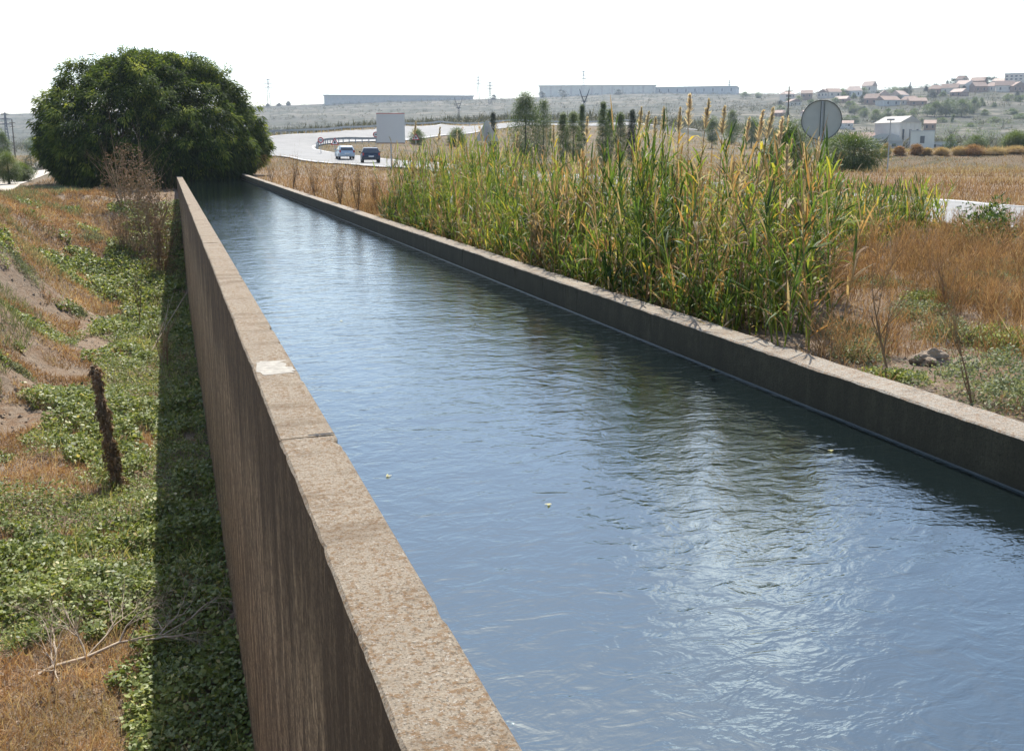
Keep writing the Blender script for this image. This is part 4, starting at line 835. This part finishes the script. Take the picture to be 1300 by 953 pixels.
# ------------------------------------------------------------------ cars, seen from behind
def car(px, py, D, rz, paint, lab, Lc=4.0, Wc=1.72, Hc=1.48):
    g = P(px, py, D); z0 = zt1(g.x, g.y) + .14; r = empty('car', (g.x, g.y, z0), rz, label=lab, cat='car', group='cars on the lower road')
    prof = [(-Lc / 2, .35), (-Lc / 2 - .03, .62), (-Lc / 2 + .02, .92), (-Lc * .38, Hc * .97), (-Lc * .22, Hc), (Lc * .08, Hc * .98), (Lc * .24, .98), (Lc * .42, .86), (Lc / 2, .68), (Lc / 2 + .02, .4), (Lc * .48, .28), (-Lc * .48, .28)]
    def hw(z): return Wc / 2 * (1 if z < .9 else 1 - .24 * (z - .9) / (Hc - .9))
    n = len(prof); mb = MB(); V = [(sx * hw(z) * f, y, z) for sx, f in ((-1, 1), (1, 1)) for y, z in prof]
    mb.add(V, [tuple(range(n))[::-1], tuple(range(n, 2 * n))] + [(k, (k + 1) % n, n + (k + 1) % n, n + k) for k in range(n)]); b = mb.build('body', paint, r)
    bv = b.modifiers.new('bevel', 'BEVEL'); bv.width = .05; bv.segments = 2
    mb = MB(); y0, z0_, y1, z1_ = -Lc / 2 + .02, .96, -Lc * .38, Hc * .93; k = .012
    mb.add([(-hw(z0_) * .86, y0 + .012, z0_), (hw(z0_) * .86, y0 + .012, z0_), (hw(z1_) * .84, y1 - .045, z1_), (-hw(z1_) * .84, y1 - .045, z1_)], [(0, 1, 2, 3)]); mb.build('rear_window', M['glass'], r)
    mb = MB(); mb.add([(-hw(1.02) * .88, Lc * .235, 1.02), (hw(1.02) * .88, Lc * .235, 1.02), (hw(Hc * .94) * .86, Lc * .11, Hc * .94), (-hw(Hc * .94) * .86, Lc * .11, Hc * .94)], [(0, 1, 2, 3)]); mb.build('windscreen', M['glass'], r)
    for s in (-1, 1):
        mb = MB(); mb.add([(s * (hw(.98) + .012), -Lc * .40, .98), (s * (hw(.98) + .012), Lc * .17, .98), (s * (hw(Hc * .92) + .014), Lc * .06, Hc * .92), (s * (hw(Hc * .92) + .014), -Lc * .33, Hc * .92)], [(0, 1, 2, 3)]); mb.build('side_window', M['glass'], r)
        mb = MB(); mb.box((s * Wc * .44 - .08, -Lc / 2 - .045, .72), (s * Wc * .44 + .08, -Lc / 2 + .1, .98)); mb.build('tail_light', M['lamp'], r)
        mb = MB(); mb.box((s * Wc * .36 - .16, Lc / 2 - .12, .58), (s * Wc * .36 + .16, Lc / 2 + .03, .72)); mb.build('headlight', M['white'], r)
        mb = MB(); mb.box((s * (Wc / 2 + .1) - .09, Lc * .2, .98), (s * (Wc / 2 + .1) + .09, Lc * .24, 1.12)); mb.build('mirror', paint, r)
        for yy in (-Lc * .31, Lc * .31):
            mb = MB(); mb.tube([(s * (Wc / 2 - .2), yy, .31), (s * (Wc / 2 + .01), yy, .31)], .31, 20); w = mb.build('wheel', M['black'], r)
            mb = MB(); mb.tube([(s * (Wc / 2 - .02), yy, .31), (s * (Wc / 2 + .025), yy, .31)], .18, 14); mb.build('rim', M['steel'], w)
    mb = MB(); mb.box((-Wc * .45, -Lc / 2 - .07, .36), (Wc * .45, -Lc / 2 + .05, .56)); mb.build('bumper', M['cardark'] if paint is M['cardark'] else M['carblue'], r)
    mb = MB(); mb.box((-.26, -Lc / 2 - .085, .58), (.26, -Lc / 2 - .0, .69)); mb.build('number_plate', M['white'], r)
dirv = qa[118] + qb[118] - qa[100] - qb[100]
ang = lambda g: 0
g1 = P(437, 200, 116); car(438, 200, 113, math.atan2(-g1.x, g1.y) + .12, M['carblue'], 'pale blue hatchback on the road, left of the two cars', 3.9, 1.72, 1.46)
g2 = P(471, 200, 104); car(470, 200, 102, math.atan2(-g2.x, g2.y) + .05, M['cardark'], 'dark blue car on the road, right of the two cars', 4.3, 1.78, 1.5)
# ------------------------------------------------------------------ poles and pylons
def pole_at(px, ytop, D, name, lab, fn, grp=None, cat='pylon', mat='pylon'):
    t = P(px, ytop, D); g = zt1(t.x, t.y); yaw = math.atan2(-t.x, t.y); r = empty(name, (t.x, t.y, g), yaw, label=lab, cat=cat, group=grp); fn(r, t.z - g); return r
def forked(r, H):
    mb = MB(); w = H * .035; zt_ = H * .62
    for sx in (-1, 1):
        for sy in (-1, 1): mb.tube([(sx * w, sy * w, -.5), (sx * w * .6, sy * w * .6, zt_)], .09, 4)
    for i in range(9):
        z0, z1 = zt_ * i / 9, zt_ * (i + 1) / 9; mb.tube([(-w, -w, z0), (w, -w, z1)], .05, 3); mb.tube([(w, -w, z0), (-w, -w, z1)], .05, 3); mb.tube([(-w, w, z0), (w, w, z1)], .05, 3)
    mb.build('mast', M['pylon'], r)
    for s in (-1, 1):
        a = MB(); a.tube([(0, 0, zt_ * .96), (s * H * .085, 0, H * .80), (s * H * .15, 0, H)], [.16, .13, .08], 5); a.tube([(s * H * .04, 0, zt_ * .98), (s * H * .15, 0, H * .97)], .05, 4); a.build('arm', M['pylon'], r)
    b = MB(); b.box((-H * .1, -.12, zt_ * 1.0), (H * .1, .12, zt_ * 1.03)); b.box((-H * .075, -.1, H * .76), (H * .075, .1, H * .78)); b.build('crossarm', M['pylon'], r)
def lattice(r, H):
    mb = MB(); w = H * .07; rt = max(H * .008, .3)
    for sx in (-1, 1):
        for sy in (-1, 1): mb.tube([(sx * w, sy * w, -1), (sx * w * .35, sy * w * .35, H * .6), (sx * w * .12, sy * w * .12, H)], rt, 4)
    for i in range(12):
        t0, t1 = i / 12, (i + 1) / 12; w0, w1 = w * (1 - .9 * t0), w * (1 - .9 * t1); mb.tube([(-w0, -w0, t0 * H), (w1, -w1, t1 * H)], rt * .6, 3); mb.tube([(w0, -w0, t0 * H), (-w1, -w1, t1 * H)], rt * .6, 3)
    mb.build('mast', M['pylon'], r)
    for f in (.68, .82, .95):
        a = MB(); q = H * (.17 if f < .9 else .11); a.tube([(-q, 0, f * H), (0, 0, f * H + H * .02), (q, 0, f * H)], rt * .9, 4); a.tube([(-q, 0, f * H), (q, 0, f * H)], rt * .7, 4); a.build('crossarm', M['pylon'], r)
def stick(r, H):
    mb = MB(); mb.tube([(0, 0, -.5), (0, 0, H)], [.17, .11], 8); mb.build('mast', M['pole'], r); b = MB(); b.box((-.7, -.08, H - .9), (.7, .08, H - .75)); b.box((-.5, -.08, H - 1.8), (.5, .08, H - 1.68)); b.build('crossarm', M['pole'], r)
def lampfn(r, H):
    mb = MB(); mb.tube([(0, 0, -.3), (0, 0, H - .1)], [.05, .035], 8); mb.build('post', M['steel'], r); b = MB(); b.box((-.28, -.14, H - .12), (.28, .14, H)); b.build('lamp_head', M['steel'], r)
pole_at(742, 113, 330, 'forked_pylon', 'dark pylon with a forked top above the poplars', forked); pole_at(582, 124, 520, 'forked_pylon', 'smaller forked pylon between the billboard and the triangular sign', forked)
pole_at(340, 100, 1500, 'lattice_tower', 'faint lattice tower just right of the big tree', lattice); pole_at(607, 97, 1560, 'lattice_tower', 'faint tall lattice tower, left one of the pair above the warehouse end', lattice)
pole_at(622, 104, 1250, 'lattice_tower', 'darker lattice tower, right one of the pair above the warehouse end', lattice); pole_at(741, 90, 1600, 'lattice_tower', 'faint lattice tower behind the forked pylon', lattice)
pole_at(6, 143, 600, 'lattice_tower', 'lattice tower at the far left edge', lattice); pole_at(926, 102, 1650, 'lattice_tower', 'faint lattice tower past the right end of the long building', lattice); pole_at(1156, 104, 1300, 'lattice_tower', 'thin faint tower on the skyline over the village', lattice)
pole_at(15, 152, 260, 'power_pole', 'dark wooden power pole left of the big tree', stick, cat='power pole'); pole_at(1002, 110, 190, 'power_pole', 'tall dark power pole left of the round sign back', stick, cat='power pole'); pole_at(1212, 185, 160, 'power_pole', 'short pole behind the earth bank', stick, cat='power pole')
pole_at(1131, 151, 78, 'street_lamp', 'thin pale lamp post in front of the grey industrial building', lampfn, cat='street lamp')
# ------------------------------------------------------------------ buildings
def bld(px, ytop, ybase, wpx, D, depth, lab, wall, roof, style='gable', name='house', grp=None, rz=0.0, rf=.35, nwin=2, cat='house', extra=None):
    b = P(px, ybase, D); g = zt1(b.x, b.y); base = min(b.z, g); W = wpx * D / 1284; H = (ybase - ytop) * D / 1284
    yaw = math.atan2(-b.x, b.y) + rz; bz = max(b.z, g - .4) if D > 500 else b.z; H = H * (1.3 if name == 'village_house' else 1); W = W * (1.15 if name == 'village_house' else 1); H = H if name == 'village_house' else max(P(px, ytop, D).z - bz, 2.5); r = empty(name, (b.x, b.y, bz), yaw, label=lab, cat=cat, group=grp)
    drop = base - bz - 2.5; wh = H * (1 - rf) if style != 'flat' else H
    mb = MB(); mb.box((-W / 2, 0, drop), (W / 2, depth, wh))
    w = mb.build('wall', M[wall], r); e = .035 * W
    mb = MB()
    if style == 'gable': mb.add([(-W / 2 - e, -e, wh), (W / 2 + e, -e, wh), (W / 2 + e, depth + e, wh), (-W / 2 - e, depth + e, wh), (-W / 2 - e, depth / 2, H), (W / 2 + e, depth / 2, H)], [(0, 1, 5, 4), (2, 3, 4, 5), (0, 4, 3), (1, 2, 5), (0, 3, 2, 1)])
    elif style == 'hip': mb.add([(-W / 2 - e, -e, wh), (W / 2 + e, -e, wh), (W / 2 + e, depth + e, wh), (-W / 2 - e, depth + e, wh), (-W * .34, depth / 2, H), (W * .34, depth / 2, H)], [(0, 1, 5, 4), (2, 3, 4, 5), (0, 4, 3), (1, 2, 5), (0, 3, 2, 1)])
    elif style == 'front': mb.add([(-W / 2 - e, -e, wh), (W / 2 + e, -e, wh), (0, -e, H), (-W / 2 - e, depth + e, wh), (W / 2 + e, depth + e, wh), (0, depth + e, H)], [(0, 1, 2), (3, 5, 4), (0, 2, 5, 3), (1, 4, 5, 2), (0, 3, 4, 1)])
    elif style == 'arch':
        n = 14; V = [(W / 2 * math.cos(math.pi * k / n), y, wh + (H - wh) * math.sin(math.pi * k / n)) for y in (-.3, depth + .3) for k in range(n + 1)]; mb.add(V, [tuple(range(n + 1)), tuple(range(n + 1, 2 * n + 2))[::-1]] + [(k, n + 1 + k, n + 2 + k, k + 1) for k in range(n)])
    else: mb.box((-W / 2 - e * .3, -e * .3, wh), (W / 2 + e * .3, depth + e * .3, wh + max(.3, H * .06)))
    mb.build('roof', M[roof], r)
    for i in range(nwin):
        x = (i + .5) / nwin * W - W / 2; q = min(W / nwin * .28, 1.3); mb = MB(); mb.box((x - q / 2, -.06, wh * .35), (x + q / 2, .02, wh * .75)); mb.build('window', M['window'], r)
    if extra: extra(r, W, H, wh, depth)
    return r
def panels(r, W, H, wh, d):
    n = 34
    for i in range(n):
        mb = MB(); x = -W / 2 + W * (i + .12) / n; mb.box((x, -.5, H * .05), (x + W / n * .55, .02, H * .93)); mb.build('cladding_panel', M['beige'] if i % 3 else M['plaster'], r)
def fascia(r, W, H, wh, d):
    for i in range(26):
        mb = MB(); x = -W / 2 + W * (i + .2) / 26; mb.box((x, -.4, H * .25), (x + W / 26 * .35, .02, H * .5)); mb.build('window', M['shedblue'], r)
bld(507, 121.5, 136, 186, 1460, 60, 'long low warehouse with a blue roof edge on the skyline', 'shed', 'bluecap', 'flat', 'warehouse', nwin=0, cat='warehouse', extra=fascia)
bld(758, 109, 124, 145, 1480, 60, 'long beige panelled building on the hilltop skyline', 'beige', 'shedblue', 'flat', 'apartment_block', nwin=0, cat='building', extra=panels)
bld(882, 110.5, 124, 100, 1490, 60, 'shaded blue grey end of the long hilltop building', 'shedblue', 'shedblue', 'flat', 'apartment_block', nwin=9, cat='building', rz=-.12)  # same building round the corner; its shade is put into the greyer wall colour
def door(r, W, H, wh, d):
    mb = MB(); mb.box((W * .12, -.08, 0), (W * .3, .02, wh * .3)); mb.build('door', M['brick'], r); 
    for i in range(5): mb = MB(); x = -W / 2 + W * (i + .5) / 5; mb.box((x - .08, -.1, 0), (x + .08, .02, wh * .98)); mb.build('pilaster', M['shed'], r)
bld(1154, 147, 190, 31, 345, 14, 'large grey industrial building with a shallow gable', 'shed', 'shedroof', 'front', 'industrial_building', nwin=3, cat='industrial building', extra=door, rf=.2, rz=.65)
bld(1123, 170, 190, 42, 335, 14, 'arched roof shed in front of the industrial building', 'shedblue', 'shed', 'arch', 'arched_shed', nwin=2, cat='shed', rf=.5)
bld(1170, 167, 190, 28, 328, 10, 'plain beige box building with one round vent', 'beige', 'shed', 'flat', 'box_building', nwin=1, cat='building')
bld(1197, 181, 191, 30, 330, 8, 'low white shed right of the beige box building', 'plaster2', 'shed', 'flat', 'white_shed', nwin=3, cat='shed')
bld(1093, 168, 190, 30, 345, 14, 'low shed with a rust brown roof left of the arched shed', 'shed', 'rustroof', 'gable', 'brown_shed', nwin=2, cat='shed', rf=.5)
bld(1180, 152, 166, 14, 520, 12, 'small brick house above the beige box building', 'brick', 'tile', 'gable', 'brick_house', nwin=2)
def storeys(r, W, H, wh, d):
    for j in range(4):
        for i in range(5): mb = MB(); x = -W / 2 + W * (i + .5) / 5; mb.box((x - W * .05, -.08, H * (.1 + .23 * j)), (x + W * .05, .02, H * (.2 + .23 * j))); mb.build('window', M['window'], r)
bld(1289, 94, 111, 26, 930, 16, 'cream apartment block at the top right of the village', 'plaster', 'shed', 'flat', 'apartment_block', nwin=0, cat='apartment block', extra=storeys)
bld(1268, 99, 110, 16, 935, 14, 'lower wing of the cream apartment block', 'plaster', 'tile2', 'hip', 'apartment_block', nwin=3, cat='apartment block')
vil = [(1100, 107, 118, 13, 960, 'plaster', 'tile2', 'cream house with a flat look on the village skyline'), (1083, 113, 124, 16, 930, 'plaster2', 'tile2', 'white house below the skyline house'), (1060, 115, 124, 14, 940, 'plaster', 'tile', 'cream house right of the round sign top'),
       (1044, 116, 124, 12, 945, 'plaster', 'tile', None), (1024, 117, 125, 12, 940, 'brick', 'tile', None), (1003, 118, 125, 11, 945, 'plaster', 'tile2', None), (1105, 126, 137, 15, 820, 'brick', 'tile', 'brick red house standing alone on the slope'), (1122, 121, 133, 14, 840, 'plaster', 'tile2', None),
       (1132, 130, 140, 20, 800, 'shed', 'tile', 'wide grey house with a broad terracotta roof'), (1153, 131, 140, 17, 800, 'plaster', 'tile', None), (1165, 134, 142, 18, 790, 'brick', 'tile', None), (1136, 120, 130, 13, 860, 'plaster2', 'tile2', 'white gabled house between the dark trees'),
       (1205, 110, 120, 17, 900, 'plaster', 'tile', None), (1190, 112, 121, 12, 905, 'brick', 'tile', None), (1220, 106, 116, 14, 930, 'plaster', 'tile2', None), (1231, 109, 120, 15, 900, 'plaster2', 'plaster2', 'white roofed house in the upper village row'), (1245, 111, 121, 14, 890, 'brick', 'tile', None),
       (1258, 112, 121, 13, 890, 'plaster', 'tile', None), (1275, 111, 122, 18, 880, 'plaster', 'tile', None), (1294, 113, 123, 16, 875, 'brick', 'tile', None), (1240, 101, 110, 14, 960, 'brick', 'tile', None), (1222, 99, 108, 12, 975, 'plaster', 'tile', None), (1213, 116, 124, 14, 870, 'brick', 'tile2', None), (1300, 104, 113, 10, 940, 'plaster2', 'tile', None),
       (1030, 143, 150, 16, 700, 'plaster', 'tile2', None), (985, 146, 153, 14, 690, 'brick', 'tile', None), (1072, 155, 162, 18, 600, 'plaster2', 'tile', 'low white house behind the green bush'), (1010, 128, 135, 14, 850, 'plaster', 'tile', None), (1066, 128, 135, 14, 850, 'brick', 'tile2', None)]
for i, (px, yt, yb, w, D, wa, ro, lab) in enumerate(vil):
    bld(px, yt, yb, w, D, 8 + i % 3 * 2, lab or ('small brick village house with a terracotta roof' if wa == 'brick' else 'small pale village house with a terracotta roof'), wa, ro, ['gable', 'hip', 'gable', 'front'][i % 4], 'village_house', 'village houses on the hill', rz=(i * 37 % 11 - 5) * .12, rf=.42, nwin=2 + i % 2)
# trees in the village and on the hill
random.seed(11)
vt = [(1115, 118, 130, 9, 880, 'darktree', 'round'), (1150, 112, 128, 16, 870, 'darktree', 'round'), (1141, 121, 132, 8, 850, 'darktree', 'round'), (1155, 110, 119, 8, 950, 'darktree', 'cone'), (1176, 110, 120, 7, 950, 'darktree', 'cone'), (1187, 108, 115, 6, 950, 'darktree', 'round'), (1203, 103, 114, 6, 960, 'darktree', 'cone'), (1211, 100, 111, 8, 965, 'darktree', 'round'),
      (1241, 97, 106, 6, 970, 'darktree', 'cone'), (1226, 99, 106, 8, 965, 'darktree', 'round'), (1255, 98, 106, 10, 960, 'darktree', 'round'), (1262, 98, 105, 9, 960, 'darktree', 'round'), (1202, 128, 150, 20, 690, 'poplar', 'round'), (1222, 128, 150, 24, 680, 'poplar', 'round'), (1188, 130, 150, 16, 690, 'limetree', 'round'), (1178, 134, 148, 14, 700, 'limetree', 'round'), (1238, 126, 146, 16, 700, 'limetree', 'round'), (1210, 126, 140, 12, 720, 'poplar', 'round'),
      (1135, 112, 119, 14, 950, 'limetree', 'round'), (1148, 112, 119, 12, 950, 'poplar', 'round'), (1168, 124, 134, 12, 840, 'limetree', 'round'), (1225, 117, 124, 10, 900, 'limetree', 'round'), (1257, 112, 120, 8, 900, 'limetree', 'round'), (1250, 140, 150, 10, 680, 'poplar', 'round'), (1098, 138, 152, 14, 700, 'limetree', 'round'), (1112, 140, 156, 16, 660, 'limetree', 'round'), (1085, 148, 160, 14, 640, 'poplar', 'round'), (1128, 138, 148, 12, 700, 'poplar', 'round'),
      (1145, 140, 150, 14, 690, 'limetree', 'round'), (1158, 142, 152, 12, 680, 'limetree', 'round'), (1085, 132, 142, 10, 740, 'limetree', 'round'), (1048, 146, 156, 12, 640, 'poplar', 'round'), (976, 150, 165, 12, 420, 'limetree', 'round'), (1020, 150, 162, 14, 600, 'limetree', 'round'), (1038, 132, 142, 10, 760, 'limetree', 'round'), (990, 134, 144, 10, 760, 'limetree', 'round'), (366, 130, 138, 5, 1480, 'darktree', 'round'), (354, 132, 138, 4, 1480, 'darktree', 'round'), (627, 121, 128, 6, 1400, 'darktree', 'round'), (714, 115, 123, 11, 1440, 'darktree', 'round'), (688, 118, 124, 8, 1440, 'darktree', 'round'), (785, 115, 122, 10, 1440, 'darktree', 'round'), (946, 118, 124, 10, 1200, 'limetree', 'round'), (963, 118, 126, 8, 1100, 'limetree', 'round'), (340, 133, 138, 4, 1480, 'darktree', 'round'), (1262, 150, 158, 14, 640, 'limetree', 'round'), (1285, 140, 150, 16, 680, 'poplar', 'round'), (1295, 146, 156, 16, 650, 'limetree', 'round'), (1232, 158, 166, 14, 600, 'limetree', 'round')]
rv = random.Random(5)
for q in range(46):
    pxx = rv.uniform(985, 1305); Dv = rv.uniform(620, 960); yb_ = float(188.5 - (zt1(*P(pxx, 190, Dv)[:2]) - EYE) * 1284 / Dv); hh = rv.uniform(5, 12)
    vt.append((pxx, yb_ - hh, yb_, rv.uniform(6, 13), Dv, rv.choice(['darktree', 'poplar', 'limetree', 'limetree']), rv.choice(['round', 'round', 'round', 'cone', 'bush'])))
for px, yt, yb, w, D, m, k in vt:
    tree('hillside_tree', px, yb, yt, w, D, M[m], {'darktree': 'distant dark evergreen tree on the hillside', 'limetree': 'distant pale green tree on the hillside', 'poplar': 'distant mid green tree on the hillside'}[m], kind=k, grp='trees on the distant hillside', dens=1.4)
# scrub dotted over the slopes: one uncountable mass
mb = MB(); n = 9500; Dd = 330 * (1500 / 330) ** rng.random(n); s = rng.uniform(-.56, .56, n); x = HD[0] * Dd + RT[0] * s * Dd; y = HD[1] * Dd + RT[1] * s * Dd; k = (fbm(x / 90, y / 90, 3) > .0) | (rng.random(n) < .15); x, y, Dd = x[k], y[k], Dd[k]
c = np.stack([x, y, zt(x, y) + .8], 1); leaves_on(mb, c, rdir(len(c), 10, 80), 14, 2.8, 2.6, 1.5, .2, nseg=1, droop_dir=0)
tag(mb.build('hillside_scrub', M['scrub']), 'dark scrub scattered over the distant slopes', 'scrub', kind='stuff')
mb = MB(); n = 900; px = rng.uniform(940, 1330, n); Dd = rng.uniform(420, 640, n); px = np.where(rng.random(n) < .3, rng.uniform(820, 1330, n), px); s = (px - PX) / 1284; x = HD[0] * Dd + RT[0] * s * Dd; y = HD[1] * Dd + RT[1] * s * Dd
k = fbm(x / 30, y / 30, 3) > .0; x, y = x[k], y[k]; c = np.stack([x, y, zt(x, y) + 1.3], 1); leaves_on(mb, c, rdir(len(c), 10, 80), 22, 2.0, 1.3, .7, .2, nseg=1, droop_dir=0)
tag(mb.build('valley_greenery', M['limetree']), 'loose pale green bushes below the village', 'bushes', kind='stuff')
# ------------------------------------------------------------------ air
HAZE = 1.5e-4
mb = MB(); mb.box((-2700, -60, -12), (3500, 3300, 190)); hz = mb.build('haze', None); hz['kind'] = 'stuff'; hz['label'] = 'thin pale summer haze filling the valley'
m, nt, out = newmat('summer_haze'); v = nd(nt, 'VolumePrincipled', {'Color': (.76, .87, 1, 1), 'Density': HAZE, 'Anisotropy': .35}); nt.links.new(v.outputs[0], out.inputs['Volume']); hz.data.materials.append(m)
# ------------------------------------------------------------------ light, sky, camera
EL, AZ = math.radians(55), math.radians(19)
sd = Vector((math.sin(AZ) * math.cos(EL), math.cos(AZ) * math.cos(EL), math.sin(EL)))
sl = bpy.data.lights.new('sun', 'SUN'); sl.energy = 4.8; sl.angle = math.radians(.5); sl.color = (1, .95, .87); so = link(bpy.data.objects.new('sun', sl)); so.rotation_euler = sd.to_track_quat('Z', 'Y').to_euler(); so.location = (0, 0, 50)
wd_ = bpy.data.worlds.new('World'); S.world = wd_; wd_.use_nodes = True; nt = wd_.node_tree; nt.nodes.clear()
sky = nd(nt, 'TexSky'); sky.sky_type = 'NISHITA'; sky.sun_disc = False; sky.sun_elevation = EL; sky.sun_rotation = AZ; sky.air_density = 1.0; sky.dust_density = 1.3; sky.ozone_density = 1.8
# a soft bright cloud, out of the frame above the canal, that the water mirrors
tc = nd(nt, 'TexCoord'); dv = tc.outputs['Generated']
ca = PSI + math.radians(14.2); ce = math.radians(22); cd = (math.sin(ca) * math.cos(ce), math.cos(ca) * math.cos(ce), math.sin(ce))
dist = nd(nt, 'VectorMath', {0: dv, 1: cd}, operation='DISTANCE').outputs['Value']
nz = nd(nt, 'TexNoise', {'Vector': dv, 'Scale': 14.0, 'Detail': 4.0}).outputs['Fac']
msk = mth(nt, 'MULTIPLY', mth(nt, 'SUBTRACT', mth(nt, 'ADD', .035, mth(nt, 'MULTIPLY', nz, .16)), dist), 8.0, clamp=True)
skc = mix(nt, msk, sky.outputs[0], (14, 14.3, 14.6)); 
bg = nd(nt, 'Background', {'Color': skc, 'Strength': .15}); ow = nt.nodes.new('ShaderNodeOutputWorld'); nt.links.new(bg.outputs[0], ow.inputs[0])
cam = bpy.data.cameras.new('camera'); co = link(bpy.data.objects.new('camera', cam)); co.location = (0, 0, EYE); co.rotation_euler = (math.radians(90) - TH, 0, -PSI)
cam.sensor_width = 36; cam.lens = F / 1300 * 36; cam.shift_y = -45 / 1300; cam.clip_start = .1; cam.clip_end = 8000; S.camera = co
S.view_settings.view_transform = 'Standard'; S.view_settings.look = 'None'; S.view_settings.exposure = .7; S.view_settings.gamma = 1
S.render.engine = 'CYCLES'; S.cycles.use_denoising = True; S.cycles.max_bounces = 8; S.cycles.transmission_bounces = 4; S.cycles.volume_bounces = 0; S.cycles.sample_clamp_indirect = 8
S.cycles.use_adaptive_sampling = True; S.cycles.adaptive_threshold = .02
